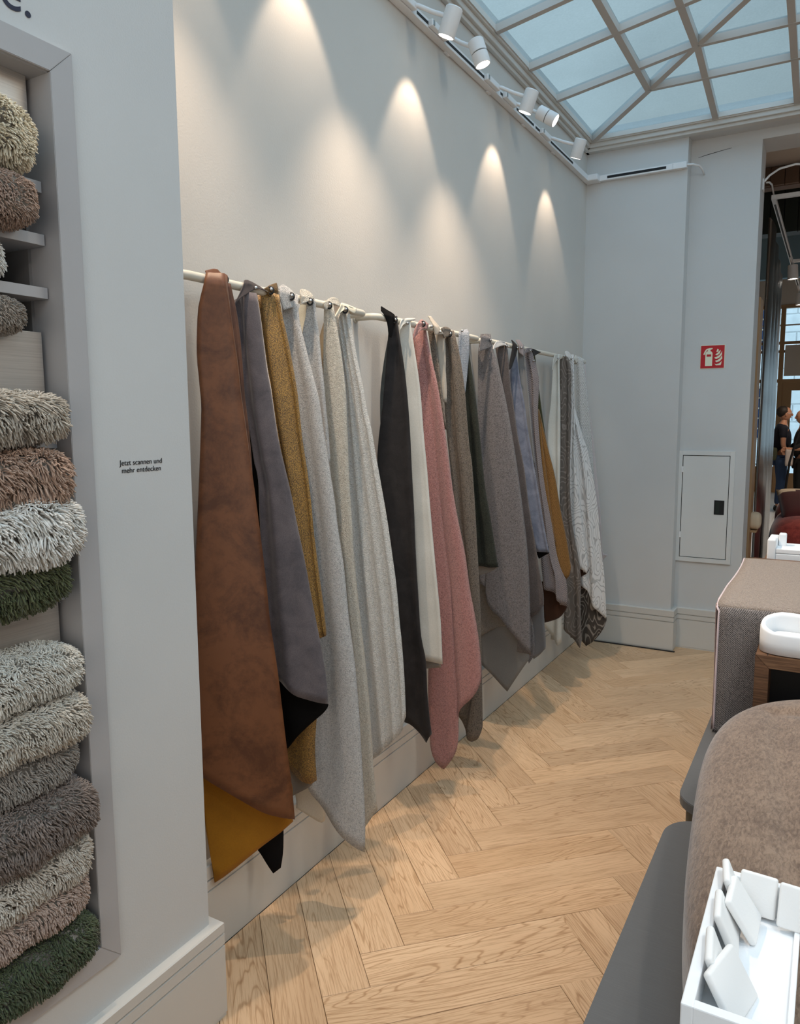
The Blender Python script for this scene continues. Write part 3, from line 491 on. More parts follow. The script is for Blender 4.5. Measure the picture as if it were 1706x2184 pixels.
  ['x','flap',0.104,'ivory',[[4.8026,1.9881],[4.794,1.9699],[4.8459,1.9524]],[[5.0287,1.9849],[5.024,1.9632],[4.9717,1.9448]],[[4.8955,1.9764]],[[4.8726,2.0047]],0.5,0.008],
 ]],
 ['last',5.03,0.3,'pale grey-pink sample at the far end of the rail next to the corner',[0.112, 4.9645, 1.9592],[
  ['y','drape',5.03,'rose_pale',[[0.0931,1.9468],[0.1217,1.7068],[0.1439,1.4958],[0.1741,1.2013],[0.2036,0.9481],[0.2341,0.6602]],[[0.1131,1.9585],[0.139,1.7066],[0.1701,1.4958],[0.2033,1.2017],[0.2329,0.9488],[0.2506,0.7092],[0.2836,0.6814]],[[0.2551,0.6449]],[],0.8,0.006],
  ['x','flap',0.104,'ivory',[[4.9601,1.9563],[4.94,1.943],[4.9628,1.9231]],[[5.0449,1.9736],[5.0361,1.9485],[5.0268,1.9296]],[],[],0.3,0.004],
 ]],
]

# ================================================================ THE SETTING
# floor: oak herringbone planks, 0.80 x 0.139 m, laid at 45 degrees
def st(o): return tag(o, kind='structure')
floor = st(box('floor',(0,-2.5,-.05),(4.6,5.75,-.012),'dark_gap'))
PW, PL = .139, .80; a2=Vector((1,1,0))/math.sqrt(2); b2=Vector((1,-1,0))/math.sqrt(2)
full = {}
def plank(poly_w, origin, d):
    p=poly_w
    for (A,B,Cc) in ((-1,0,-.028),(1,0,2.75),(0,-1,-.6),(0,1,5.46)): p=clip(p,A,B,Cc) if p else p
    if len(p)<3 or area2(p)<.0006: return
    if all(x>1.40 and x<2.05 and -.1<y<1.6 for x,y in p): return
    ang = math.atan2(d.y,d.x); ca,sa=math.cos(-ang),math.sin(-ang)
    loc=[((x-origin[0])*ca-(y-origin[1])*sa, (x-origin[0])*sa+(y-origin[1])*ca) for x,y in p]
    isfull = abs(area2(p)-area2(poly_w))<1e-6
    key='full'
    if isfull and key in full: me=full[key]
    else:
        g=.0007; cx=sum(q[0] for q in loc)/len(loc); cy=sum(q[1] for q in loc)/len(loc)
        ins=[(q[0]-math.copysign(g,q[0]-cx), q[1]-math.copysign(g,q[1]-cy)) for q in loc]
        if sum(ins[i][0]*ins[(i+1)%len(ins)][1]-ins[(i+1)%len(ins)][0]*ins[i][1] for i in range(len(ins)))<0: ins=ins[::-1]
        n=len(ins); bvl=.0009
        top=[(q[0]-math.copysign(bvl,q[0]-cx), q[1]-math.copysign(bvl,q[1]-cy),0) for q in ins]
        vs=[(q[0],q[1],-.012) for q in ins]+[(q[0],q[1],-.0009) for q in ins]+top
        fs=[tuple(range(2*n,3*n))]
        for r_ in (0,1): fs+=[(r_*n+i,r_*n+(i+1)%n,(r_+1)*n+(i+1)%n,(r_+1)*n+i) for i in range(n)]
        me=mesh(vs,fs,'plank')
        if isfull: full[key]=me
    o=bpy.data.objects.new('plank',me); COL.objects.link(o)
    if not me.materials: me.materials.append(MATS['oak'])
    o.parent=floor; o.location=(origin[0],origin[1],random.uniform(-.0002,.0002)); o.rotation_euler=(0,0,ang)
    NP[0]+=1
NP=[0]
step=PW*math.sqrt(2)
for c in range(-3,5):
    for k in range(-18,36):
        ox=.416+c*1.1314; oy=1.753+k*step+c*.0
        # type A, runs along a2
        P0=Vector((ox,oy,0)); P1=P0+b2*PW
        plank([(P0.x,P0.y),(P1.x,P1.y),((P1+a2*PL).x,(P1+a2*PL).y),((P0+a2*PL).x,(P0+a2*PL).y)],(P0.x,P0.y),a2)
        # type B, ends on the next A plank, runs back along -b2
        E0=Vector((ox,oy-step,0)); E1=E0+a2*PW; Sx=E0-b2*PL; T=E1-b2*PL
        plank([(Sx.x,Sx.y),(E0.x,E0.y),(E1.x,E1.y),(T.x,T.y)],(Sx.x,Sx.y),b2)

# walls
H=3.47
st(box('wall_left',(-.12,1.2,0),(0,5.6,H),'wall_plaster'))
wb = st(box('wall_back',(-.12,5.335,0),(.657,5.6,H),'wall_cool'))
# recessed part of the back wall, with its opening into the front room
st(box('wall_back_recess',(.657,5.46,0),(1.078,5.74,H),'wall_cool'))
st(box('wall_back_lintel',(1.078,5.46,3.335),(4.6,5.74,H),'wall_cool'))
st(box('wall_back_east',(3.6,5.46,0),(4.6,5.74,3.335),'wall_cool'))
st(box('trim_6',(.657,5.335,3.395),(4.6,5.46,H),'wall_cool'))
st(box('wall_right',(4.6,-2.5,0),(4.72,5.74,H),'wall_cool'))
st(box('wall_front',(-.12,-2.62,0),(4.72,-2.5,H),'wall_cool'))
# stub wall with the sample niche: built round the opening so that the niche is real depth
NX0,NX1 = .0,.20; NY0,NY1,NZ0,NZ1 = .30,1.035,.41,2.295
st(box('wall_stub',(0,NY1,0),(.20,1.354,H),'wall_cool'))
st(box('wall_stub_above',(-.02,-2.5,NZ1),(.20,NY1,H),'wall_cool'))
st(box('wall_stub_below',(-.02,-2.5,0),(.20,NY1,NZ0),'wall_cool'))
st(box('wall_stub_side',(-.02,-2.5,NZ0),(.20,NY0,NZ1),'wall_cool'))
st(box('wall_stub_back',(-.14,-2.5,NZ0-.1),(-.02,NY1+.1,NZ1+.1),'frame_grey'))
# baseboards with two grooves
def baseboard(name, poly_path, h=.27, d=.028, parent=None):
    """profile extruded along a path of wall points (x,y) with outward normals handled by mitre offsets"""
    prof=[(0,0),(d-.002,0),(d-.002,.008),(d,.010),(d,.202),(d-.006,.202),(d-.006,.208),(d,.208),(d,.236),(d-.006,.236),(d-.006,.242),(d,.242),(d,h-.003),(d-.003,h),(0,h)]
    pts=[Vector((x,y,0)) for x,y in poly_path]; offs=[]
    for i,p in enumerate(pts):
        ns=[]
        if i>0: t=(pts[i]-pts[i-1]).normalized(); ns.append(Vector((t.y,-t.x,0)))
        if i<len(pts)-1: t=(pts[i+1]-pts[i]).normalized(); ns.append(Vector((t.y,-t.x,0)))
        if len(ns)==1: offs.append(ns[0])
        else: m=(ns[0]+ns[1]); m=m/ (m.length_squared/2); offs.append(m)
    vs=[];fs=[];n=len(prof)
    for p,o in zip(pts,offs):
        for q in prof: vs.append(p+o*q[0]+Vector((0,0,q[1])))
    for i in range(len(pts)-1):
        for k in range(n): fs.append((i*n+k,i*n+(k+1)%n,(i+1)*n+(k+1)%n,(i+1)*n+k))
    fs.append(tuple(range(n))); fs.append(tuple((len(pts)-1)*n+k for k in range(n))[::-1])
    o=link(name,mesh(vs,fs,name),'trim_white'); 
    bm=bmesh.new(); bm.from_mesh(o.data); bmesh.ops.recalc_face_normals(bm,faces=bm.faces); bm.to_mesh(o.data); bm.free()
    return st(o)
baseboard('baseboard_left',[(0,1.36),(0,5.335)],h=.285)
baseboard('baseboard_back',[(0,5.335),(.657,5.335),(.657,5.46),(1.078,5.46)],h=.285)
baseboard('baseboard_stub',[(.20,-2.5),(.20,1.354),(0,1.354)],h=.27)
st(box('trim_dark_strip',(.0,5.29,-.001),(.7,5.31,.004),'dark_gap'))  # thin dark strip along the foot of the back baseboard
# moulding below the skylight
for i,(d,z0,z1) in enumerate(((.055,3.432,3.455),(.040,3.405,3.434),(.022,3.385,3.407))):
    st(box('trim_%d'%(i*2+10),(0,1.2,z0),(d,5.335,z1),'trim_white',bev=.004))
    st(box('trim_%d'%(i*2+11),(0,5.335-d-.03,z0),(4.6,5.34,z1),'trim_white',bev=.004))
st(box('ceiling',(-.12,-2.6,3.47),(.21,1.22,3.52),'ceiling_white'))
st(box('ceiling_east',(3.9,-2.6,3.47),(4.72,5.74,3.52),'ceiling_white'))
st(box('ceiling_south',(.2,-2.6,3.47),(3.9,-2.0,3.52),'ceiling_white'))
st(box('ceiling_rim_back',(-.12,5.27,3.456),(4.72,5.74,3.52),'ceiling_white'))
st(box('ceiling_rim_left',(-.12,1.2,3.456),(.045,5.3,3.52),'ceiling_white'))
# hairline crack over the recess
cr=[(.700,3.285),(.74,3.292),(.80,3.300),(.86,3.308),(.90,3.312),(.90,3.3135),(.86,3.310),(.80,3.303),(.74,3.295),(.70,3.2865)]
st(prism('trim_crack',cr,5.4585,5.461,'dark_gap',axis='y'))

# ---------------------------------------------------------------- skylight
EX,EY,EZ,SL = .062,5.252,3.455,.16; SKX=3.85; SKY0=-2.0
sky = st(box('window_1',(.03,EY-.01,3.44),(SKX+.03,EY+.03,3.475),'trim_white'))
st(box('trim_20',(.03,SKY0,3.44),(EX,EY,3.475),'trim_white',parent=sky))
half=(SKX-EX)/2
def zl(x,y):   # hipped roof surface
    return EZ+SL*min(x-EX, EY-y, SKX-x, y-SKY0)
def pane(poly, f):
    if len(poly)<3 or area2(poly)<.002: return
    cx=sum(p[0] for p in poly)/len(poly); cy=sum(p[1] for p in poly)/len(poly)
    vs=[(x,y,f(x,y)+.012) for x,y in poly]; vs+=[(x,y,f(x,y)+.017) for x,y in poly]; n=len(poly)
    fs=[tuple(range(n)),tuple(range(2*n-1,n-1,-1))]+[(i,(i+1)%n,n+(i+1)%n,n+i) for i in range(n)]
    link('pane',mesh([v for v in vs[:n]],[tuple(range(n))],'pane'),'hammered_glass',sky)
offs=[0,.45,.756,1.21,1.665,half]
def cuts(lo,hi,first=.756,st_=.455):
    c=[lo,lo+first]
    while c[-1]+st_<hi-.3: c.append(c[-1]+st_)
    return c+[hi]
ys=[EY-d for d in cuts(0,EY-SKY0)]; xs=[EX+d for d in cuts(0,SKX-EX,.763,.448)]
# left slope panes (x-EX <= EY-y) and back slope panes
for i in range(len(offs)-1):
    x0,x1=EX+offs[i],EX+offs[i+1]
    for j in range(len(ys)-1):
        p=[(x0,ys[j+1]),(x1,ys[j+1]),(x1,ys[j]),(x0,ys[j])]
        pane(clip(clip(p,1,1,EX+EY),1,-1,EX-SKY0), lambda x,y:EZ+SL*(x-EX))
    if i<3 or True:
        y0,y1=EY-offs[i+1],EY-offs[i]
        for j in range(len(xs)-1):
            p=[(xs[j],y0),(xs[j+1],y0),(xs[j+1],y1),(xs[j],y1)]
            p=clip(p,-1,-1,-(EX+EY)); p=clip(p,1,-1,SKX-EY)
            pane(p, lambda x,y:EZ+SL*(EY-y))
# far half of the roof, out of the picture: larger panes
for j in range(0,len(ys)-1,2):
    yb=ys[min(j+2,len(ys)-1)]
    p=clip(clip([(EX+half,yb),(SKX,yb),(SKX,ys[j]),(EX+half,ys[j])],-1,1,EY-SKX),-1,-1,-(SKX+SKY0))
    pane(p, lambda x,y:EZ+SL*(SKX-x))
def bar(p,q,w=.034,h=.045,name='glazing_bar'):
    p=Vector(p);q=Vector(q); d=(q-p).normalized(); s=d.cross(Vector((0,0,1))).normalized()*w/2; u_=Vector((0,0,h/2))
    vs=[p-s-u_,p+s-u_,p+s+u_,p-s+u_,q-s-u_,q+s-u_,q+s+u_,q-s+u_]
    fs=[(0,1,2,3),(7,6,5,4),(0,4,5,1),(1,5,6,2),(2,6,7,3),(3,7,4,0)]
    link(name,mesh(vs,fs,name),'bar_white',sky)
for y in ys[1:-1]:
    xe=min(half, EY-y, y-SKY0); bar((EX,y,EZ),(EX+xe,y,EZ+SL*xe),.032)
for x in xs[1:-1]:
    ye=min(half,x-EX,SKX-x); bar((x,EY,EZ),(x,EY-ye,EZ+SL*ye),.036)
for o_ in offs[1:]:
    bar((EX+o_,EY-o_,EZ+SL*o_),(EX+o_,SKY0+o_,EZ+SL*o_),.036)
    if EX+o_<SKX-o_-.05: bar((EX+o_,EY-o_,EZ+SL*o_),(SKX-o_,EY-o_,EZ+SL*o_),.028)
bar((EX-.01,EY+.01,EZ),(EX+half,EY-half,EZ+SL*half),.036,.05)
bar((SKX,EY,EZ),(EX+half,EY-half,EZ+SL*half),.036,.05)
bar((EX,SKY0,EZ),(EX+half,SKY0+half,EZ+SL*half),.036,.05)

# ---------------------------------------------------------------- track light on the left and back walls
TZ=3.19
tr = empty('lighting_track',(0,3.2,TZ),'white lighting track running along the left wall under the skylight and round the corner','lighting track')
def track_run(p0,p1,axis):
    if axis=='y':
        box('housing',(0.001,p0,TZ),(.036,p1,TZ+.036),'lamp_white',tr,.002)
        return
track_run(1.36,5.30,'y')
for (y0,y1) in ((1.5,2.72),(2.83,2.98),(3.07,3.60),(3.70,3.80),(3.92,4.18),(4.21,4.40),(4.47,4.9)):
    box('slot',(.012,y0,TZ+.0345),(.026,y1,TZ+.0372),'black_matt',tr)
    box('slot',(.0345,y0,TZ+.012),(.0372,y1,TZ+.024),'black_matt',tr)
for y in (3.16,3.62,4.10,4.6): box('clip',(0,y-.02,TZ-.006),(.012,y+.02,TZ),'lamp_white',tr,.001)
box('corner_housing',(.001,5.24,TZ-.002),(.10,5.334,TZ+.038),'lamp_white',tr,.006)
box('housing',(.10,5.299,TZ+.002),(.655,5.334,TZ+.038),'lamp_white',tr,.002)
box('slot',(.15,5.2975,TZ+.012),(.53,5.30,TZ+.028),'black_matt',tr)
box('end_cap',(.57,5.297,TZ+.001),(.656,5.334,TZ+.039),'lamp_white',tr,.002)
tube('cable',[(.655,5.31,TZ+.02),(.69,5.33,TZ+.022),(.72,5.36,TZ+.018),(.735,5.40,TZ+.004),(.74,5.458,TZ-.015)],.006,'lamp_white',tr,10)
# five adjustable spotlights, each throws its own light
SPOT_L=['nearest white track spotlight, a straight cylinder at the top edge','second white track spotlight, two-part head with a black seam, turned to the room','third white track spotlight from the front, a plain cylinder beside the swivelled one','swivelled white track spotlight with a seam, pointing sideways into the room','farthest white track spotlight, near the wall corner']
def spotlight(mouth, aim, two, label, ybase, L=.105, R=.034, power=26, deg=60, blend=.3):
    mo=Vector(mouth); d=Vector(aim).normalized(); top=mo-d*L
    t=empty('track_spotlight',(mo.x,mo.y,mo.z),label,'spotlight','spotlights on the wall track')
    prof=[(.001,0),(R-.004,0),(R,.004),(R,L-.002),(R-.001,L),(R-.004,L),(R-.006,L-.012),(.001,L-.013)]
    if two: prof=[(.001,0),(R-.004,0),(R,.004),(R,L*.5),(R-.004,L*.5+.001),(R-.004,L*.5+.004),(R,L*.5+.005),(R,L-.002),(R-.001,L),(R-.004,L),(R-.006,L-.012),(.001,L-.013)]
    auto_smooth(lathe('head',prof,top,d,'lamp_white',t),40)
    if two: lathe('seam',[(R-.0035,L*.5+.0008),(R-.0033,L*.5+.0042)],top,d,'black_matt',t)
    lathe('lens',[(.001,0),(R-.007,0),(R-.007,.002),(.001,.0022)],mo-d*.012,d,'lamp_glow',t)
    lathe('ring',[(R-.0075,0),(R-.002,0),(R-.002,.003),(R-.0075,.003)],mo-d*.004,d,'lamp_glow',t)
    j=Vector((.045,ybase,TZ+.018)); k=top+d*L*.35
    box('adapter',(.036,ybase-.075,TZ+.004),(.058,ybase+.075,TZ+.032),'lamp_white',t,.004)
    tube('joint',[j+Vector((.008,.06,0)),j+Vector((.02,.075,0)),(k+j)/2+Vector((.0,.03,0)),k],.009,'lamp_white',t,10)
    box('lever',(.056,ybase-.07,TZ+.008),(.060,ybase-.055,TZ+.028),'chrome',t,.001)
    spot('spotlight_beam', mo+d*.012, mo+d*1.5, power, deg, blend)
    return t
PWR = 7.5
spotlight((.165,2.83,3.085),(-.40,.02,-1),False,SPOT_L[0],2.72,power=PWR,deg=66,blend=.4)
spotlight((.205,3.10,3.075),(.32,.10,-1),True,SPOT_L[1],3.0,power=84,deg=92,blend=.7)
spotlight((.165,3.70,3.09),(-.40,.02,-1),False,SPOT_L[2],3.57,power=PWR,deg=66,blend=.4)
spotlight((.255,3.90,3.10),(.85,.15,-.55),True,SPOT_L[3],3.80,power=84,deg=92,blend=.7)
spotlight((.185,4.47,3.09),(-.38,.16,-1),False,SPOT_L[4],4.35,power=PWR,deg=66,blend=.4)
# the same wall washers continue on the rail above the frame
spot('wall_washer', (.165,2.07,3.09), (.165-.40,2.09,2.09), PWR, 66, .4)
spot('wall_washer_near', (.165,1.50,3.10), (.165-.3,1.53,2.09), PWR*.6, 66, .4)
spot('wall_washer_floor', (.20,2.30,3.08), (.20+.32,2.4,2.08), 84, 92, .7)
spot('wall_washer_floor_near', (.20,1.50,3.08), (.20+.32,1.5,2.08), 72, 92, .7)

# ---------------------------------------------------------------- rails with pegs
def rail(y0,y1,label,pegs,n_ret=True,RX=.088,RZ=1.976):
    t=empty('hanging_rail',(0,y0,RZ),label,'rail','cream rails on the left wall')
    pts=[(0.002,y0,RZ),(RX-.022,y0,RZ),(RX-.014,y0+.002,RZ),(RX-.003,y0+.012,RZ),(RX,y0+.024,RZ)]+[(RX,y0+.024+(y1-y0-.048)*i/6,RZ) for i in range(1,7)]+[(RX-.003,y1-.012,RZ),(RX-.014,y1-.002,RZ),(RX-.022,y1,RZ),(.002,y1,RZ)]
    tube('rod',pts,.0125,'rail_cream',t,20)
    for y in (y0,y1): lathe('flange',[(.0125,0),(.0175,0),(.0175,.005),(.0165,.006),(.0125,.006)],(0,y,RZ),(1,0,0),'rail_cream',t)
    for p in pegs:
        tube('peg_pin',[(RX+.006,p[1]+.012,RZ),(p[0]-.006,p[1]+.006,p[2])],.0025,'chrome',t,8)
        lathe('peg',[(.003,-.006),(.003,.001),(.0052,.002),(.0058,.004),(.0046,.007),(.001,.008)],p,(.75,-.65,.1),'chrome',t,16)
rail(1.455,2.335,'cream rail nearest the stub wall, carrying the brown to white samples',[f[4] for f in FABRICS if f[1]<2.4])
rail(2.408,3.33,'second cream rail, carrying the black, ivory and pink samples',[f[4] for f in FABRICS if 2.4<f[1]<3.4])
rail(3.42,5.10,'far cream rail, carrying the grey to patterned samples up to the corner',[f[4] for f in FABRICS if f[1]>3.4])

# ---------------------------------------------------------------- hanging fabric samples
def resample(pts, n, smooth=True):
    pts=[np.array(p,float) for p in pts]; corners=[]
    if len(pts)>2 and smooth:   # Catmull-Rom through the points, kept sharp where the outline turns a corner
        for i in range(1,len(pts)-1):
            a=pts[i]-pts[i-1]; c=pts[i+1]-pts[i]; la,lc=np.hypot(*a),np.hypot(*c)
            if la>1e-6 and lc>1e-6 and np.dot(a,c)/(la*lc)<math.cos(math.radians(48)): corners.append(i)
        ends=[0]+corners+[len(pts)-1]; out=[]
        for s0,s1 in zip(ends[:-1],ends[1:]):
            for i in range(s0,s1):
                p0=pts[max(i-1,s0)];p1=pts[i];p2=pts[i+1];p3=pts[min(i+2,s1)]
                for k in range(6):
                    t=k/6; out.append(.5*((2*p1)+(-p0+p2)*t+(2*p0-5*p1+4*p2-p3)*t*t+(-p0+3*p1-3*p2+p3)*t**3))
        out.append(pts[-1]); ck=[pts[i] for i in corners]; pts=out
    else: ck=[]
    P=np.array(pts); d=np.r_[0,np.cumsum(np.hypot(*(P[1:]-P[:-1]).T)+1e-9)]; t=np.linspace(0,d[-1],n)
    R=np.c_[np.interp(t,d,P[:,0]),np.interp(t,d,P[:,1])]
    for c in ck:
        k=int(np.argmin(np.hypot(*(R-c).T)))
        if 0<k<n-1: R[k]=c
    return R
def sheet(axis, name, Y, L, R, B, T, nf, amp, mat, parent, ret=.035, seed=0, thick=.0028, K=.3):
    nu,nv=(26,46) if len(L)>4 else (14,16)
    Lr=resample(L,nv);Rr=resample(R,nv);Br=resample([L[-1]]+B+[R[-1]],nu);Tr=resample([L[0]]+T+[R[0]],nu)
    u=np.linspace(0,1,nu)[None,:,None]; v=np.linspace(0,1,nv)[:,None,None]
    G=(1-u)*Lr[:,None]+u*Rr[:,None]+(1-v)*Tr[None]+v*Br[None]-((1-u)*(1-v)*Tr[0]+u*(1-v)*Tr[-1]+(1-u)*v*Br[0]+u*v*Br[-1])
    uu=u[0,:,0][None,:]; vv=v[:,0,0][:,None]; r=random.Random(seed)
    ph=r.uniform(0,6.28); w=np.hypot(Rr[:,0]-Lr[:,0],Rr[:,1]-Lr[:,1])[:,None]
    env=np.sqrt(np.clip(w/.12,0.15,1.6))
    f=amp*env*(np.cos(2*np.pi*nf*(uu**.85)+ph+.8*vv)-.25*np.cos(4*np.pi*nf*uu+1.7*ph+1.5*vv)*(.4+.6*vv))
    f=f*(1-(2*uu-1)**6*.6)
    f+= -.004*np.sin(7*vv+ph)*uu
    if axis=='y': Y = Y+K*(G[:,:,0]-.2)
    yy = Y - f + .008*np.clip((uu-.88)/.12,0,1)**2*np.ones_like(vv)   # the right edge rolls away from the viewer
    cols=[(G[:,i,0],yy[:,i],G[:,i,1]) for i in range(nu)]
    if ret:   # the sample folds over its ridge and returns to the wall behind the visible face
        xr=Rr[:,0]; xl=Lr[:,0]; ye=yy[:,-1]
        for k,(fx,dy) in enumerate(((.06,.35),(.25,.7),(.5,.95),(.72,1.))):
            cols.append((np.maximum(xr-(xr-xl)*fx-.004,.03), ye+ret*dy+.004*np.sin(9*vv[:,0]+k), Rr[:,1]-.0*vv[:,0]))
    if axis=='x':   # the folded-over top lies round the rail, parallel to the wall
        z=G[:,:,1]; xx=Y+.35*np.abs(f)-.55*np.clip(z-1.984,0,.05)-.35*np.clip(1.95-z,0,.2)*0
        cols=[(xx[:,i],G[:,i,0],z[:,i]) for i in range(nu)]; ret=0
    nc=len(cols); V=np.stack([np.stack(c,1) for c in cols],1).reshape(-1,3)
    fs=[(i*nc+j,(i+1)*nc+j,(i+1)*nc+j+1,i*nc+j+1) for i in range(nv-1) for j in range(nc-1)]
    o=link(name,mesh(V.tolist(),fs,name),mat,parent,True)
    m=o.modifiers.new('thick','SOLIDIFY'); m.thickness=thick; m.offset=0
    return o
def eyelet(p,parent):
    n=Vector((.55,-.83,.05)).normalized(); ref=Vector((0,0,1)); a=n.cross(ref).normalized(); b=a.cross(n); vs=[];fs=[]
    for i in range(20):
        t=2*math.pi*i/20
        for k in range(8):
            s=2*math.pi*k/8; rr=.0085+.0028*math.cos(s); vs.append(Vector(p)+(a*math.cos(t)+b*math.sin(t)*1.15)*rr+n*.0028*math.sin(s))
    for i in range(20):
        for k in range(8): fs.append((i*8+k,i*8+(k+1)%8,((i+1)%20)*8+(k+1)%8,((i+1)%20)*8+k))
    return link('eyelet',mesh(vs,fs,'eyelet'),'black_matt',parent,True)
for fi,(key,Y,K_,label,hook,layers) in enumerate(FABRICS):
    t=empty('fabric_sample',(hook[0],Y,hook[2]),label,'fabric sample','fabric samples hanging from the wall rails')
    for li,(ax_,part,yy,mat,L,R,B,T,nf,amp) in enumerate(layers):
        sheet(ax_,part,yy,L,R,B,T,nf,amp,mat,t,K=K_,ret=(.03 if (part=='drape' and fi not in (3,4,8)) else 0),seed=fi*7+li)
    if key in ('brown','gold','white1','white2','cream','cream2','pink','boucle_brown','black'):
        eyelet((hook[0]-.004,hook[1]+.003,hook[2]-.001),t)

# ---------------------------------------------------------------- niche with long-pile rug samples
fr = empty('niche_frame',(.2,.67,.38),'grey mitred frame and shelves of the carpet sample niche in the left stub wall','frame')
F0,F1,G0,G1 = .24,1.064,.381,2.325; fw_=.052
def mitre(name,poly): prism(name,poly,.2,.214,'frame_grey',fr,axis='x',bev=.0012)
mitre('frame_side',[(F1,G0),(F1,G1),(F1-fw_,G1-fw_),(F1-fw_,G0+fw_)])
mitre('frame_side',[(F0,G1),(F0,G0),(F0+fw_,G0+fw_),(F0+fw_,G1-fw_)])
mitre('frame_rail',[(F1-.0006,G1),(F0+.0006,G1),(F0+fw_,G1-fw_+.0006),(F1-fw_-.0006,G1-fw_+.0006)])
mitre('frame_rail',[(F0,G0),(F1,G0),(F1-fw_,G0+fw_),(F0+fw_,G0+fw_)])
for nm,a_,b_ in (('lining_side',(0,1.012,.41),(.205,1.03,2.29)),('lining_top',(0,.30,2.272),(.205,1.03,2.292)),('lining_bottom',(0,.30,.412),(.205,1.03,.433))):
    box(nm,a_,b_,'frame_grey',fr)
box('gap_strip',(-.018,1.005,.43),(.120,1.0125,2.275),'frame_dark',fr)  # dark grey strip stands in for the dark gap beside the panels
def shelf(z,t_=.022,x=.172): box('shelf',(-.018,.30,z),(x,1.008,z+t_),'frame_grey',fr,.0008)
for z in (2.052,1.95,1.846,1.545,1.435,1.335,1.225,1.045,.945,.858,.811,.735,.632,.545): shelf(z)
for (z0,z1) in ((2.178,2.272),(1.66,1.78),(1.13,1.228)):
    box('filler_panel',(.10,.30,z0),(.158,.998,z1),'filler_panel',fr,.001)

def rug(z0,z1,x0,ymax,cols,label,n=5200,L=.024,thin=.0011,lumpy=.012,seed=0,y0=.70,xb=.03):
    n=int(n*1.5); L=L*.72; thin*=1.15
    rng=np.random.default_rng(seed)
    zc=(z0+z1)/2; hz=(z1-z0)/2-L*.55; hx=(x0-xb)/2-L*.5; xc=(xb+x0)/2-L*.25; hy=(ymax-y0)/2-L*.35; yc=(ymax+y0)/2-L*.35
    hz=max(hz,.014)
    t=empty('rug_sample',(xc,yc,z0),label,'rug sample','long-pile rug samples on the niche shelves')
    def lump(y): return lumpy*(.8+np.sin(y*38+seed*1.7)*.8)+.3*lumpy*(1+np.sin(y*71+seed))
    o=superell('backing',(xc,yc,zc),(hx,hy,hz),'rug_core',t,.55,.45,40,20)
    # tuft roots spread evenly over the outward-facing surface of the backing
    mm=o.data; A_=np.array([p.area for p in mm.polygons]); Nn=np.array([p.normal[:] for p in mm.polygons]); Cc=np.array([p.center[:] for p in mm.polygons])
    ok=(Nn[:,0]>-.35)&((Cc[:,0]>xc-.7*hx)|(Nn[:,1]>.6)); A_=A_*ok*np.where(Cc[:,1]<.74,.5,1)
    Q=np.array([[mm.vertices[k].co[:] for k in (list(p.vertices)+[p.vertices[-1]])[:4]] for p in mm.polygons])
    pick=rng.choice(len(A_),n,p=A_/A_.sum()); r1=rng.random((n,1)); r2_=rng.random((n,1)); q=Q[pick]
    P=(q[:,0]*(1-r1)+q[:,1]*r1)*(1-r2_)+(q[:,3]*(1-r1)+q[:,2]*r1)*r2_
    nrm=Nn[pick].copy(); P[:,0]+=lump(P[:,1])*.9*(nrm[:,0]>0); P[:,2]+=np.sign(nrm[:,2])*lump(P[:,1]*.8+1)*.22
    m=len(P)
    # clumps: neighbouring tufts lean the same way
    cl=np.stack([np.sin(P[:,1]*70+P[:,2]*45+seed),np.sin(P[:,2]*110+P[:,0]*70+2*seed),np.sin(P[:,1]*70-P[:,0]*90+3*seed)],1)
    nrm=nrm+.60*cl+rng.normal(0,.32,(m,3))+np.array([.15,0,-.1]); nrm/=np.linalg.norm(nrm,axis=1)[:,None]
    ln=L*rng.uniform(.7,1.2,m)[:,None]; droop=np.array([0,0,-1.])*ln*.45
    ref=rng.normal(0,1,(m,3)); a=np.cross(nrm,ref); a/=np.linalg.norm(a,axis=1)[:,None]; b=np.cross(nrm,a)
    w=thin*rng.uniform(.8,1.3,m)[:,None]
    rings=[]
    for (s,rw) in ((0,1.0),(.5,1.15),(.95,.9)):
        c=P+nrm*ln*s+droop*s*s
        for k in range(3):
            an=2.094*k; rings.append(c+a*w*rw*np.cos(an)+b*w*rw*np.sin(an))
    V=np.stack(rings,1).reshape(-1,3)
    fl=[]
    for r_ in range(2):
        for k in range(3):
            k2=(k+1)%3; fl+=[(r_*3+k,r_*3+k2,(r_+1)*3+k2,(r_+1)*3+k)]
    base=(np.arange(m)*9)[:,None]
    quads=(base[:,:,None]+np.array(fl)[None]).reshape(-1,4); tris=(np.arange(m)*9)[:,None]+np.array([[6,7,8]])
    me=bpy.data.meshes.new('pile'); nq=len(quads); ntr=len(tris)
    me.vertices.add(len(V)); me.vertices.foreach_set('co',V.astype(np.float32).ravel())
    me.loops.add(nq*4+ntr*3); me.loops.foreach_set('vertex_index',np.r_[quads.ravel(),tris.ravel()].astype(np.int32))
    me.polygons.add(nq+ntr); me.polygons.foreach_set('loop_start',np.r_[np.arange(nq)*4,nq*4+np.arange(ntr)*3].astype(np.int32))
    me.update(calc_edges=True); me.validate()
    at_=me.color_attributes.new('tuft','FLOAT_COLOR','POINT'); f=rng.random(m)**1.2
    c=np.array(cols[0])*f[:,None]+np.array(cols[1])*(1-f[:,None]); c=np.repeat(np.c_[c,np.ones(m)],9,axis=0)
    at_.data.foreach_set('color',c.astype(np.float32).ravel())
    o=link('pile',me,'yarn',t); tag(o,kind='stuff'); return t
m,n_,l,b = nt('yarn', .8, (.5,.5,.5), .2, .25); k=n_.new('ShaderNodeVertexColor'); k.layer_name='tuft'; l.new(k.outputs['Color'],b.inputs['Base Color'])
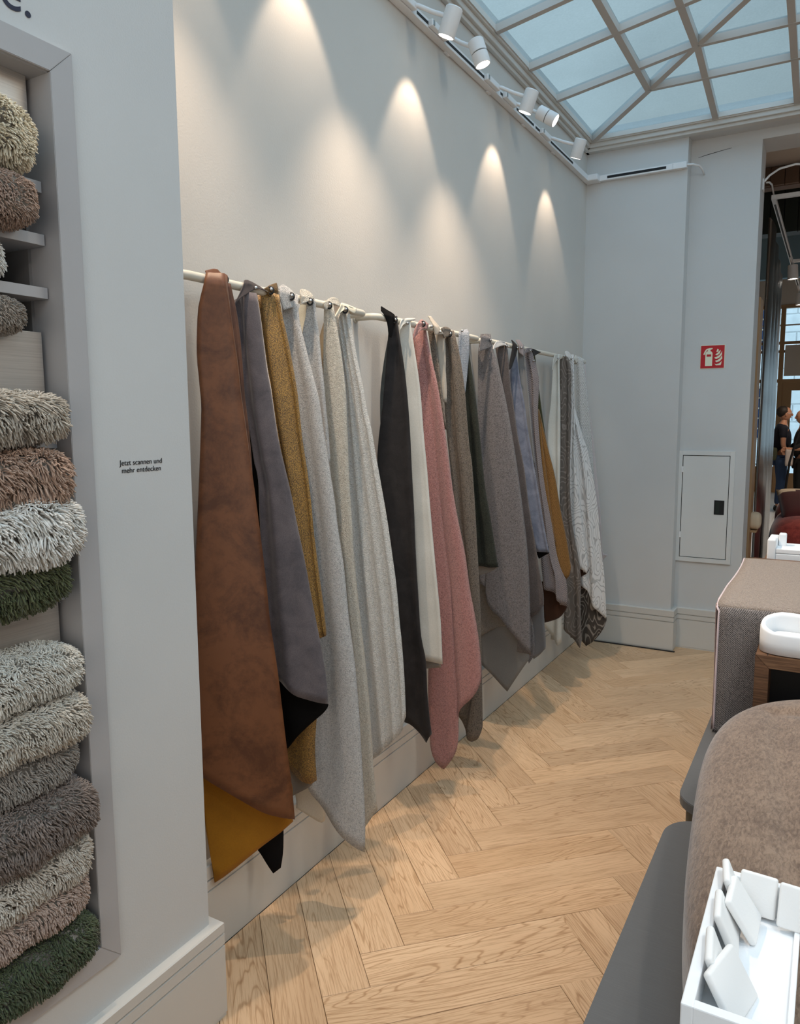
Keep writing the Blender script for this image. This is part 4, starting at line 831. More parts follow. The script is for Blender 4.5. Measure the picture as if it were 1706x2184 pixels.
CR=((.86,.80,.64),(.74,.66,.50)); PK=((.50,.37,.30),(.38,.27,.215)); WH=((.90,.89,.85),(.80,.79,.75)); TP=((.42,.365,.315),(.31,.265,.225)); BE=((.62,.57,.49),(.47,.42,.355))
BR=((.60,.42,.32),(.42,.285,.215)); GR=((.14,.155,.075),(.07,.085,.04)); WG=((.80,.77,.70),(.68,.65,.58)); CG=((.70,.65,.56),(.55,.50,.43)); GY=((.44,.405,.365),(.33,.30,.27)); DT=((.31,.25,.22),(.215,.17,.145)); WC=((.72,.67,.59),(.60,.55,.48)); PB=((.60,.47,.40),(.46,.35,.295)); GD=((.12,.145,.08),(.06,.08,.04))
rug(2.060,2.190,.27,.962,CR,'round cream long-pile rug roll, topmost in the niche',5600,.018,.0012,seed=1)
rug(1.962,2.062,.27,.957,PK,'rose-brown fine-pile rug sample directly under the cream roll',6500,.013,.0010,.004,seed=2)
rug(1.873,1.942,.20,.915,WH,'small white rug sample set back on the third shelf',3500,.016,.0011,seed=3)
rug(1.770,1.842,.22,.950,TP,'taupe short-pile rug sample set back above the upper filler panel',5000,.013,.0010,.004,seed=4)
rug(1.568,1.662,.285,.985,BE,'sand-beige shaggy rug sample just under the upper filler panel',5200,.030,.0013,.010,seed=5)
rug(1.442,1.552,.285,.987,BR,'pinkish-brown shaggy rug sample above the bright white one',5200,.030,.0013,.012,seed=6)
rug(1.335,1.462,.295,1.008,WH,'bright white shaggy rug sample that sticks out above the green one',5600,.034,.0014,.012,seed=7)
rug(1.238,1.345,.262,.985,GR,'dark green shaggy rug sample halfway down the niche',5600,.028,.0012,.008,seed=8)
rug(1.055,1.155,.272,.992,WG,'pale grey-white rug sample just under the lower filler panel',6500,.020,.0011,.006,seed=9)
rug(.955,1.053,.285,1.003,CG,'cream-grey rug sample below the pale grey-white one',6500,.022,.0012,.006,seed=10)
rug(.865,.957,.255,.987,GY,'mid-grey rug sample above the dark taupe one',6500,.018,.0011,.005,seed=11)
rug(.744,.862,.285,1.000,DT,'dark taupe rug sample in the lower half of the niche',7000,.022,.0012,.010,seed=12)
rug(.642,.745,.265,.995,WC,'off-white rug sample between the dark taupe and the pink-beige one',6500,.021,.0012,.006,seed=13)
rug(.560,.655,.255,.992,PB,'pink-beige rug sample second from the bottom of the niche',6500,.016,.0011,.005,seed=14)
rug(.435,.548,.255,1.008,GD,'deep green rug sample at the bottom of the niche',7500,.018,.0012,.006,seed=15)

# lettering on the stub wall
def text(body,size,y,z,label,mat='ink',align='CENTER',x=.2012,thin=0):
    c=bpy.data.curves.new('wall_lettering','FONT'); c.body=body; c.size=size; c.align_x=align; c.extrude=.0004; c.offset=thin
    c.space_line=1.0
    o=bpy.data.objects.new('wall_lettering',c); COL.objects.link(o)
    dg=bpy.context.evaluated_depsgraph_get(); me=bpy.data.meshes.new_from_object(o.evaluated_get(dg)); bpy.data.objects.remove(o)
    me.materials.clear(); me.transform(Matrix(((0,0,1,x),(1,0,0,y),(0,1,0,z),(0,0,0,1))))
    o=link('wall_lettering',me,mat); tag(o,label,'lettering'); return o
text('Jetzt scannen und\nmehr entdecken',.0172,1.201,1.502,'small dark two-line German lettering printed on the stub wall','black_matt',thin=-.00012)
text('se.',.098,.9915,2.3605,'end of a large navy printed word above the niche frame','ink','RIGHT')

# ---------------------------------------------------------------- fire sign and wall hatch
sg=empty('fire_extinguisher_sign',(.838,5.458,1.93),'square red fire extinguisher sign on the recessed back wall','sign')
sx0,sx1,sz0,sz1=.766,.912,1.928,2.076; W_=sx1-sx0
prism('plate',[(sx0-.003,sz0-.003),(sx1+.003,sz0-.003),(sx1+.003,sz1+.003),(sx0-.003,sz1+.003)],5.4572,5.460,'sign_cream',sg,'y')
prism('red_field',[(sx0,sz0),(sx1,sz0),(sx1,sz1),(sx0,sz1)],5.4560,5.4575,'sign_red',sg,'y')
def glyph(name,pts,mat='sign_cream',y=5.4548): prism(name,[(sx0+p[0]*W_,sz0+p[1]*W_) for p in pts],y,y+.0014,mat,sg,'y')
glyph('bottle_symbol',[(.20,.10),(.50,.10),(.50,.66),(.47,.73),(.40,.77),(.30,.77),(.23,.73),(.20,.66)])
glyph('valve_symbol',[(.30,.77),(.40,.77),(.41,.82),(.50,.86),(.49,.90),(.36,.90),(.24,.87),(.17,.78),(.13,.68),(.11,.62),(.16,.60),(.20,.70),(.26,.80),(.30,.82)])
glyph('band_symbol',[(.255,.52),(.445,.52),(.445,.62),(.255,.62)],'sign_red',5.4538)
glyph('flame_symbol',[(.86,.12),(.66,.12),(.60,.20),(.66,.17),(.80,.20),(.90,.30),(.88,.18)])
glyph('flame_symbol',[(.62,.32),(.68,.26),(.82,.30),(.92,.42),(.90,.56),(.84,.44),(.74,.36)])
glyph('flame_symbol',[(.58,.46),(.66,.40),(.80,.46),(.90,.60),(.90,.76),(.86,.66),(.78,.56),(.68,.50)])
glyph('flame_symbol',[(.62,.60),(.70,.56),(.80,.64),(.84,.76),(.82,.80),(.74,.70)])
glyph('flame_symbol',[(.66,.72),(.74,.72),(.76,.82),(.70,.86)])
hb=empty('wall_hatch',(.83,5.46,.613),'white metal service hatch with a black recessed grip low on the back wall','hatch')
def frm(x0,x1,z0,z1,w,y0,y1,mat,par,name='frame'):
    for nm,a_,b_ in ((name,(x0,y0,z0),(x0+w,y1,z1)),(name,(x1-w,y0,z0),(x1,y1,z1)),(name,(x0+w,y0,z0),(x1-w,y1,z0+w)),(name,(x0+w,y0,z1-w),(x1-w,y1,z1))): box(nm,a_,b_,mat,par,.0006)
frm(.650,1.009,.614,1.377,.029,5.446,5.461,'hatch_white',hb)
box('gap',(.679,5.458,.643),(.980,5.4605,1.348),'dark_gap',hb)
dr=box('door',(.6835,5.450,.6475),(.9755,5.4585,1.3435),'hatch_white',hb,.0008)
frm(.892,.955,.949,1.046,.004,5.4475,5.4505,'black_matt',dr,'grip_rim')
box('grip',(.896,5.449,.953),(.951,5.4505,1.042),'black_matt',dr); box('latch',(.90,5.4475,.958),(.925,5.4495,1.036),'green_board',dr,.001)
for z in (.80,1.25): box('hinge',(.674,5.4425,z-.02),(.686,5.4525,z+.02),'lamp_white',hb,.001)

# ---------------------------------------------------------------- right-hand display tables
def rrect(x0,x1,y0,y1,r,n=8):
    out=[]
    for (cx,cy,a0) in ((x1-r,y1-r,0),(x0+r,y1-r,90),(x0+r,y0+r,180),(x1-r,y0+r,270)):
        for i in range(n+1): a=math.radians(a0+90*i/n); out.append((cx+r*math.cos(a),cy+r*math.sin(a)))
    return out
def table(y0,y1,label):
    t=empty('display_table',(1.7,(y0+y1)/2,0),label,'table','grey display tables')
    prism('tabletop',rrect(1.308,2.12,y0,y1,.075),.728,.75,'table_grey',t,bev=.0015)
    prism('plinth',rrect(1.322,2.10,y0+.014,y1-.014,.065),0,.728,'table_side',t)
table(-.45,1.622,'nearest dark grey table with rounded corners, under the brown upholstered block')
table(1.672,4.0,'farther dark grey table, under the draped fabric and the wooden box')

# brown upholstered block
ub=empty('upholstered_block',(1.78,1.2,.75),'rounded brown chenille upholstered block on the nearest grey table','cushion')
def blockmod(p):
    # an outer roll with a stitched valley inside it, and a softly sunk middle
    ex,ey=.44-abs(p.x), .60-abs(p.y); e=min(ex,ey)
    if p.z>0:
        k=math.exp(-((e-.145)/.022)**2)*.010
        p=Vector((p.x,p.y,p.z-k-.006*min(1,max(0,(e-.15)/.1))))
    return p
superell('cover',(1.832,1.345,.862),(.44,.675,.118),'chenille_brown',ub,.42,.62,160,80,math.radians(5.5),blockmod)

# wooden open box
wbx=empty('wooden_box',(1.72,2.2,.75),'dark oak open-fronted box with mitred frame on the farther table','box')
X0,X1,Y0,Y1,Z0,Z1=1.431,1.98,2.00,2.116,.752,1.0195; wf=.032
prism('frame_side',[(X0,Z0),(X0,Z1),(X0+wf,Z1-wf),(X0+wf,Z0)],Y0,Y1,'dark_oak',wbx,'y',.0008)
prism('frame_side',[(X1,Z1),(X1,Z0),(X1-wf,Z0),(X1-wf,Z1-wf)],Y0,Y1,'dark_oak',wbx,'y',.0008)
prism('frame_top',[(X0+.0005,Z1),(X1-.0005,Z1),(X1-wf,Z1-wf+.0005),(X0+wf,Z1-wf+.0005)],Y0,Y1,'dark_oak_h',wbx,'y',.0008)
box('back_panel',(X0+wf,Y1-.02,Z0),(X1-wf,Y1-.005,Z1-wf),'black_matt',wbx)
box('bottom_panel',(X0+wf,Y0+.01,Z0),(X1-wf,Y1-.02,Z0+.012),'black_matt',wbx)
box('joint_line',(X0+.026,Y0+.004,Z1-.0006),(X0+.028,Y1,Z1+.0004),'black_matt',wbx)
# block under the drape, and the draped cloth
bk=empty('storage_cube',(1.7,2.7,.75),'tall dark wooden cube hidden under the draped fabric','box')
box('body',(1.345,2.425,.752),(2.0,2.93,1.104),'dark_oak_h',bk,.003)
dc=empty('draped_fabric',(1.7,2.7,.75),'grey-brown woven fabric with a pale pink hem draped over the cube on the far table','fabric')
def cloth_strip(name,prof,x0,x1,mat,parent,n=24,wob=.002,xl=None):
    """profile of (y,z) swept along x; xl(t) bends the left edge"""
    pr=resample(prof,60,False); vs=[];fs=[]
    for i,(y,z) in enumerate(pr):
        xs=x0+(xl(i/59) if xl else 0)
        for j in range(n+1):
            u=j/n; x=xs+(x1-xs)*u
            w=wob*math.sin(u*9+1.3*i/20)
            vs.append((x,y-(w if z<1.08 else 0),z+(w*.5 if z>=1.08 else 0)))
    fs=[(i*(n+1)+j,(i+1)*(n+1)+j,(i+1)*(n+1)+j+1,i*(n+1)+j+1) for i in range(59) for j in range(n)]
    o=link(name,mesh(vs,fs,name),mat,parent,True); m=o.modifiers.new('thick','SOLIDIFY'); m.thickness=.004; m.offset=1
    return o,[vs[i*(n+1)] for i in range(60)]
top=[(2.93,1.095),(2.86,1.107),(2.6,1.111),(2.3,1.111),(2.17,1.110),(2.145,1.107),(2.130,1.098)]
edge=lambda t: -.012+.012*math.sin(min(1,t*1.4)*math.pi*.8)
o,e1=cloth_strip('cloth_top',top,1.330,2.02,'drape_top',dc,xl=edge)
frp=[(2.130,1.099),(2.124,1.085),(2.122,1.0),(2.122,.9),(2.124,.757)]
o,e2=cloth_strip('cloth_front',frp,1.330,2.02,'drape_weave',dc,wob=.0015)
tube('hem',[(x-.001,y-.002,z+.002) for x,y,z in e1[2::3]]+[(x,y-.003,z) for x,y,z in e2[2::4]],.0028,'hem_pink',dc,8)
# short fall down the left side of the cube
vs=[];fs=[]
for i in range(20):
    z=1.104-.347*i/19
    for j in range(9):
        y=2.128+.22*j/8; vs.append((1.326-.004*math.sin(y*40+z*9)-.004*i/19,y,z))
fs=[(i*9+j,(i+1)*9+j,(i+1)*9+j+1,i*9+j+1) for i in range(19) for j in range(8)]
o=link('cloth_side',mesh(vs,fs),'hem_rose',dc,True); m=o.modifiers.new('t','SOLIDIFY'); m.thickness=.003

# white miniature sofas
# tray-shaped model sofa with leaning cushions
ts=empty('model_sofa',(1.52,.852,.97),'white rectangular model sofa with loose leaning cushions, lying on the brown block','model sofa','white model sofas')
TX0,TX1,TY0,TY1=1.470,1.568,.722,.984
box('seat',(TX0,TY0,.973),(TX1,TY1,.990),'plastic_white',ts,.0015)
box('armrest',(TX0,TY0,.9895),(TX0+.012,TY1,1.03),'plastic_white',ts,.0015)
box('backrest',(TX0+.011,TY1-.010,.9895),(TX1,TY1,1.03),'plastic_white',ts,.0015)
box('armrest',(TX0+.011,TY0,.9895),(TX1,TY0+.012,1.03),'plastic_white',ts,.0015)
box('front_lip',(TX1-.006,TY0+.011,.9895),(TX1,TY1-.009,.996),'plastic_white',ts,.0012)
def cushion(c,size,ex,label):
    bm=bmesh.new(); bmesh.ops.create_cube(bm,size=1)
    for v in bm.verts: v.co=Vector((v.co.x*size[0],v.co.y*size[1],v.co.z*size[2]))
    bmesh.ops.bevel(bm,geom=bm.edges[:],offset=min(size)*.4,segments=3,affect='EDGES',profile=.5)
    me=bpy.data.meshes.new('model_cushion'); bm.to_mesh(me); bm.free()
    o=link('model_cushion',me,'cushion_white',None,True); o.location=c; o.rotation_euler=[math.radians(a) for a in ex]
    tag(o,label,'cushion','loose cushions in the model sofa'); return o
cushion((1.4935,.955,1.022),(.009,.050,.055),(0,-22,8),'white model cushion leaning in the far left corner of the rectangular model sofa')
cushion((1.5075,.925,1.018),(.009,.052,.058),(8,-32,-6),'white model cushion standing highest, overlapping the corner cushion')
cushion((1.4935,.887,1.018),(.009,.056,.055),(0,-24,5),'white model cushion in the middle of the left armrest of the model sofa')
cushion((1.4935,.812,1.017),(.009,.058,.055),(0,-22,6),'white model cushion nearest the front corner, flat against the left armrest')
cushion((1.509,.792,1.014),(.009,.072,.055),(-6,-34,-9),'white model cushion sliding down over the front corner cushion')
cushion((1.520,.969,1.016),(.042,.008,.048),(-22,0,-3),'white square model cushion leaning against the backrest, left of the other')
cushion((1.563,.957,1.018),(.040,.008,.050),(-24,0,-4),'white square model cushion at the right end of the backrest')
# curved model sofa on the wooden box
cs=empty('model_sofa',(1.49,2.06,1.02),'white curved model sofa with a rounded wrap-round back on the wooden box','model sofa','white model sofas')
path=[(1.545,2.097),(1.50,2.104),(1.470,2.103),(1.452,2.092),(1.443,2.070),(1.444,2.045),(1.456,2.026),(1.48,2.016),(1.51,2.013),(1.545,2.013)]
pr=resample([(p[0],p[1]) for p in path],60)
def wall_sweep(name,pr,w,z0,hz,mat,parent):
    vs=[];fs=[];prof=[(-1,0),(1,0),(1.05,.5),(1,.88),(.6,1),(-.6,1),(-1,.88),(-1.05,.5)]; n=len(prof)
    for i,p in enumerate(pr):
        t=pr[min(i+1,len(pr)-1)]-pr[max(i-1,0)]; t=t/np.hypot(*t); nn=np.array([t[1],-t[0]])
        h=hz(i/(len(pr)-1))
        for a_,b_ in prof: q=p+nn*a_*w/2; vs.append((q[0],q[1],z0+b_*h))
    for i in range(len(pr)-1):
        for k in range(n): fs.append((i*n+k,i*n+(k+1)%n,(i+1)*n+(k+1)%n,(i+1)*n+k))
    fs.append(tuple(range(n))[::-1]); fs.append(tuple((len(pr)-1)*n+k for k in range(n)))
    return link(name,mesh(vs,fs,name),mat,parent,True)
wall_sweep('backrest',pr,.014,1.022,lambda t:.086-.032*min(1,max(0,(t-.25)/.45)),'plastic_white',cs)
sp=[(p[0],p[1]) for p in resample([(1.545,2.092),(1.50,2.096),(1.470,2.095),(1.458,2.086),(1.451,2.068),(1.452,2.048),(1.461,2.033),(1.48,2.024),(1.51,2.021),(1.545,2.021)],30)]
prism('seat',sp,1.023,1.048,'plastic_white',cs,bev=.001)
superell('seat_cushion',(1.502,2.062,1.055),(.036,.030,.010),'cushion_white',cs,.5,.4)
# block-shaped model sofa behind the draped cube
bs_=empty('model_sofa',(1.5,3.0,1.09),'white block-shaped model sofa with flat slatted seat, farthest of the white models','model sofa','white model sofas')
st2=empty('storage_cube',(1.7,3.1,.75),'dark wooden cube behind the draped one, carrying the farthest white model','box')
box('body',(1.372,2.955,.752),(2.0,3.35,1.088),'dark_oak_h',st2,.003)
box('armrest',(1.384,2.962,1.09),(1.412,3.03,1.168),'plastic_white',bs_,.005)
box('back_block',(1.416,3.04,1.09),(1.441,3.075,1.180),'plastic_white',bs_,.005)
box('backrest',(1.384,3.03,1.09),(1.414,3.12,1.165),'plastic_white',bs_,.005)
box('base',(1.412,2.965,1.09),(1.60,3.12,1.118),'plastic_white',bs_,.003)
for k in range(4): box('seat_slat',(1.412,2.965+.038*k,1.1185),(1.60,3.0+.038*k,1.136),'plastic_white',bs_,.003)


# ================================================================ FRONT ROOM seen through the opening
st(box('floor_front_room',(-2.5,5.75,-.05),(6,22,-.003),'stone_tile'))
fl2=bpy.data.objects['floor_front_room']
for i in range(-3,6):
    for j in range(14):
        o=box('tile',(i*.8+.003,5.76+j*.9,-.002),(i*.8+.797,5.76+j*.9+.894,.002),'stone_tile',fl2)
st(box('trim_threshold',(1.078,5.455,-.01),(4.6,5.76,.003),'stone_tile'))
st(box('wall_far_left',(-2.6,5.74,0),(-2.5,18.0,6.5),'far_white'))
st(box('wall_far_right',(5.0,5.74,0),(5.1,18.0,6.5),'far_white'))
st(box('wall_far_south',(-2.5,5.741,0),(1.0,5.80,6.5),'far_white')); st(box('wall_far_south_top',(1.0,5.741,3.40),(5.0,5.80,6.5),'far_white'))
st(box('ceiling_front_room',(-2.6,5.74,6.5),(5.1,19,6.6),'far_white'))
# board-clad fascias below the gallery, each board its own piece
fb=st(box('trim_gallery_brown',(-1.0,7.84,3.66),(5,7.98,3.83),'brown_board'))
for k in range(46): box('board',(-.2+k*.115,7.80,3.665),(-.2+k*.115+.110,7.842,3.825),'brown_board',fb,.002)
gb=st(box('trim_gallery_green',(-1.0,9.04,3.50),(5,9.2,4.02),'green_board'))
for k in range(40): box('board',(-.3+k*.13,9.0,3.50),(-.3+k*.13+.124,9.042,4.01),'green_board',gb,.002)
st(box('ceiling_gallery',(-2.5,7.9,4.02),(5,9.2,4.10),'far_white'))
st(box('ceiling_gallery_front',(-2.5,5.8,3.83),(5,7.98,3.93),'far_white'))
st(box('wall_sky_reflect',(-2.5,14.0,3.84),(5,14.15,6.5),'sky_reflect_blue'))  # blue sheet standing in for the sky's reflection
st(box('wall_far_back',(-2.5,18.0,3.93),(5,18.25,6.5),'far_white'))
# shop window wall: timber frame, panes, boards, door
sw=st(box('window_2',(-2.5,17.98,3.86),(5,18.10,3.93),'wood_tan'))
def wbar(a_,b_,mat='wood_tan',name='window_frame'): return box(name,a_,b_,mat,sw,.004)
xs_=[-2.4,-1.2,-.35,.47,1.25,2.1,3.0,3.9,4.9]
for x in xs_: wbar((x,17.98,0),(x+.09,18.08,3.87))
wbar((-2.4,17.99,3.12),(5,18.07,3.18)); wbar((-2.4,17.99,2.33),(5,18.07,2.40)); wbar((-2.4,17.99,2.95),(5,18.05,3.0),'brown_board')
for i in range(len(xs_)-1):
    x0,x1=xs_[i]+.09,xs_[i+1]
    for z0,z1 in ((3.18,3.86),(2.40,2.95)): box('pane',(x0,18.02,z0),(x1,18.026,z1),'shop_glass',sw)
    if i==3: continue
    box('pane',(x0,18.02,.55),(x1,18.026,2.33),'shop_glass',sw); box('bottom_board',(x0,18.0,0),(x1,18.05,.55),'wood_tan',sw)
for z in (3.5,): wbar((-2.4,18.0,z),(5,18.04,z+.03),'far_white')
box('blind',(.58,17.96,2.46),(1.25,17.975,3.10),'far_white',sw,.002)
d2=st(box('door_1',(.56,18.0,0),(.74,18.06,2.33),'wood_tan'))
box('stile',(1.10,18.0,0),(1.25,18.06,2.33),'wood_tan',d2); box('rail',(.74,18.0,2.16),(1.10,18.06,2.33),'wood_tan',d2); box('rail',(.74,18.0,0),(1.10,18.06,.42),'wood_tan',d2)
box('pane',(.74,18.025,.42),(1.10,18.03,2.16),'shop_glass',d2); tube('door_handle',[(.70,17.97,.9),(.70,17.95,.95),(.70,17.95,1.35),(.70,17.97,1.4)],.012,'chrome',d2)
# street and the stone building opposite
st(box('street_ground',(-30,18.3,-.3),(30,40,-.1),'stone_facade'))
fc=empty('stone_building',(1,30,0),'pale stone building across the street seen through the shop windows','building')
box('wall',(-14,30.05,0),(14,31,12),'stone_facade',fc)
for j in range(13):
    z=.2+j*.62
    for i in range(11):
        x=-5+i*1.05+(j%2)*.5
        if (i+1)%4==0 and j%5 in (1,2,3): continue
        box('stone',(x+.02,29.98,z+.02),(x+1.03,30.1,z+.60),'stone_facade',fc,.02)
for i in (0,1,2):
    for zz in (.85,3.95,7.05):
        x=-1.82+i*4.2-4.2+.02; w=box('window',(x,29.99,zz),(x+1.0,30.08,zz+1.8),'jeans_blue',fc)
        for k in range(5): tube('grille',[(x,29.95,zz+.36*k),(x+1.0,29.95,zz+.36*k+.36)],.02,'far_white',w,6); tube('grille',[(x,29.95,zz+.36*k+.36),(x+1.0,29.95,zz+.36*k)],.02,'far_white',w,6)
# ribbed steel panel
spn=empty('steel_panel',(1.03,7.5,0),'tall ribbed polished steel wall panel just behind the opening','panel')
nseg=4; A=Vector((1.085,6.1,0)); B=Vector((.985,9.0,0))
for k in range(nseg):
    p=A.lerp(B,k/nseg); q=A.lerp(B,(k+1)/nseg); vs=[];fs=[]
    for i in range(9):
        t=i/8; c=p.lerp(q,t)+Vector((.028*math.sin(math.pi*t),0,0)); vs+=[(c.x,c.y,.02),(c.x,c.y,3.0)]
    for i in range(8): fs.append((i*2,i*2+2,i*2+3,i*2+1))
    o=link('rib',mesh(vs,fs),'steel',spn,True); m_=o.modifiers.new('t','SOLIDIFY'); m_.thickness=.01; m_.offset=1
# timber shelf unit with a cushion beside the jamb
su=empty('shelf_unit',(1.03,5.95,0),'narrow light timber shelf unit between the opening and the steel panel','shelf')
box('side_panel',(1.062,5.84,0),(1.083,6.06,2.42),'wood_tan',su,.002)
for z in (.45,.78,1.25,1.75,2.40): box('shelf',(.80,5.84,z),(1.062,6.06,z+.02),'wood_tan',su)
box('shelf',(1.083,5.90,.56),(1.125,6.05,.575),'wood_tan',su); box('shelf',(1.083,5.90,.78),(1.125,6.05,.795),'wood_tan',su)
pc=superell('cushion',(1.105,5.97,.860),(.045,.07,.062),'pillow_cream',None,.7,.7); pc.rotation_euler=(0,0,0); tag(pc,'small cream cushion poking out of the timber shelf unit','cushion')
# ceiling track with two lamps, cables
ft=empty('lighting_track',(1.09,6.35,3.2),'white ceiling track hanging in the front room behind the opening','lighting track')
box('housing',(1.075,6.33,3.18),(1.105,12.4,3.21),'lamp_white',ft,.002); box('slot',(1.083,6.5,3.178),(1.097,12.2,3.181),'black_matt',ft); box('housing',(1.105,6.33,3.18),(3.6,6.36,3.21),'lamp_white',ft,.002)
box('housing',(1.105,8.95,3.18),(3.6,8.98,3.21),'lamp_white',ft,.002)
tube('cable',[(1.084,5.80,3.16),(1.088,5.95,3.20),(1.09,6.15,3.235),(1.09,6.34,3.21)],.006,'lamp_white',ft,8)
tube('cable',[(1.084,5.62,3.12),(1.11,5.68,3.17),(1.16,5.76,3.225),(1.25,5.80,3.25),(1.4,5.85,3.24)],.007,'lamp_white',ft,8)
box('junction_box',(1.0781,5.58,3.06),(1.086,5.64,3.13),'lamp_white',ft,.002)
def pend(y,zt,label):
    t=empty('track_spotlight',(1.10,y,zt),label,'spotlight','spotlights in the front room')
    auto_smooth(lathe('head',[(.001,0),(.040,0),(.046,.006),(.050,.14),(.046,.141),(.040,.13),(.001,.129)],(1.115,y,zt),(.05,0,-1),'lamp_white',t),40)
    lathe('lens',[(.001,0),(.038,0),(.038,.002),(.001,.002)],(1.121,y,zt-.131),(.05,0,-1),'lamp_glow',t); tube('joint',[(1.09,y-.1,3.18),(1.095,y-.05,zt+.05),(1.115,y,zt)],.012,'lamp_white',t,8)
    spot('lamp_beam',(1.125,y,zt-.16),(1.3,y,0),30,60,.5)
pend(8.75,3.12,'near grey-white spotlight hanging from the front room track'); pend(10.6,3.10,'farther spotlight on the front room track')
# red sofa
rs=empty('sofa',(2.1,7.4,0),'plump dark red chenille sofa behind the opening','sofa')
superell('arm',(1.41,7.35,.40),(.29,.60,.40),'plush_red',rs,.55,.6)
superell('back',(2.2,7.85,.48),(.95,.27,.40),'plush_red',rs,.55,.5); superell('back_cushion',(1.37,7.80,.66),(.24,.24,.24),'plush_red',rs,.75,.8)
superell('seat',(2.25,7.2,.28),(.85,.58,.27),'plush_red',rs,.35,.4); superell('arm_front',(1.40,6.95,.33),(.27,.22,.33),'plush_red',rs,.6,.7)
def pillow(c,ry,rz,label,mat='cushion_red'):
    bm=bmesh.new(); bmesh.ops.create_grid(bm,x_segments=14,y_segments=14,size=.24)
    for v in bm.verts:
        a_=(1-(v.co.x/.24)**4)*(1-(v.co.y/.24)**4); v.co.z=.06*math.sqrt(max(a_,0)); k=1-.07*(1-abs(v.co.x/.24))*(abs(v.co.y/.24)); v.co.y*=k
    g=bmesh.ops.duplicate(bm,geom=bm.verts[:]+bm.edges[:]+bm.faces[:]); 
    for v in [q for q in g['geom'] if isinstance(q,bmesh.types.BMVert)]: v.co.z*=-1
    bmesh.ops.remove_doubles(bm,verts=bm.verts,dist=.0008); bmesh.ops.recalc_face_normals(bm,faces=bm.faces); me=bpy.data.meshes.new('cushion'); bm.to_mesh(me); bm.free()
    me.materials.append(MATS[mat]); me.materials.append(MATS['pillow_cream'])
    for f in me.polygons:
        if f.center.y>.15: f.material_index=1
    o=link('cushion',me,None,None,True); o.location=c; o.rotation_euler=(math.radians(ry),0,math.radians(rz)); tag(o,label,'cushion','cushions on the red sofa')
pillow((1.43,7.25,.855),28,12,'dark red cushion with a peach edge lying on the arm of the red sofa')
pillow((1.62,7.55,.95),60,25,'second dark red and peach cushion behind the first on the red sofa')
# arched floor lamp pole
lp=empty('floor_lamp',(1.2,9.9,0),'thin dark arched floor lamp pole behind the red sofa','lamp')
tube('pole',[(1.10,9.6,.02),(1.115,9.6,.7),(1.15,9.6,1.1),(1.22,9.6,1.42),(1.36,9.6,1.75),(1.6,9.6,1.98),(1.85,9.6,2.0)],.013,'black_matt',lp,10)
lathe('base',[(.001,0),(.15,0),(.15,.02),(.02,.025)],(1.10,9.6,.0),(0,0,1),'black_matt',lp); lathe('shade',[(.001,.0),(.04,0),(.12,-.10),(.118,-.102),(.038,-.004)],(1.85,9.6,2.0),(0,0,1),'black_matt',lp)
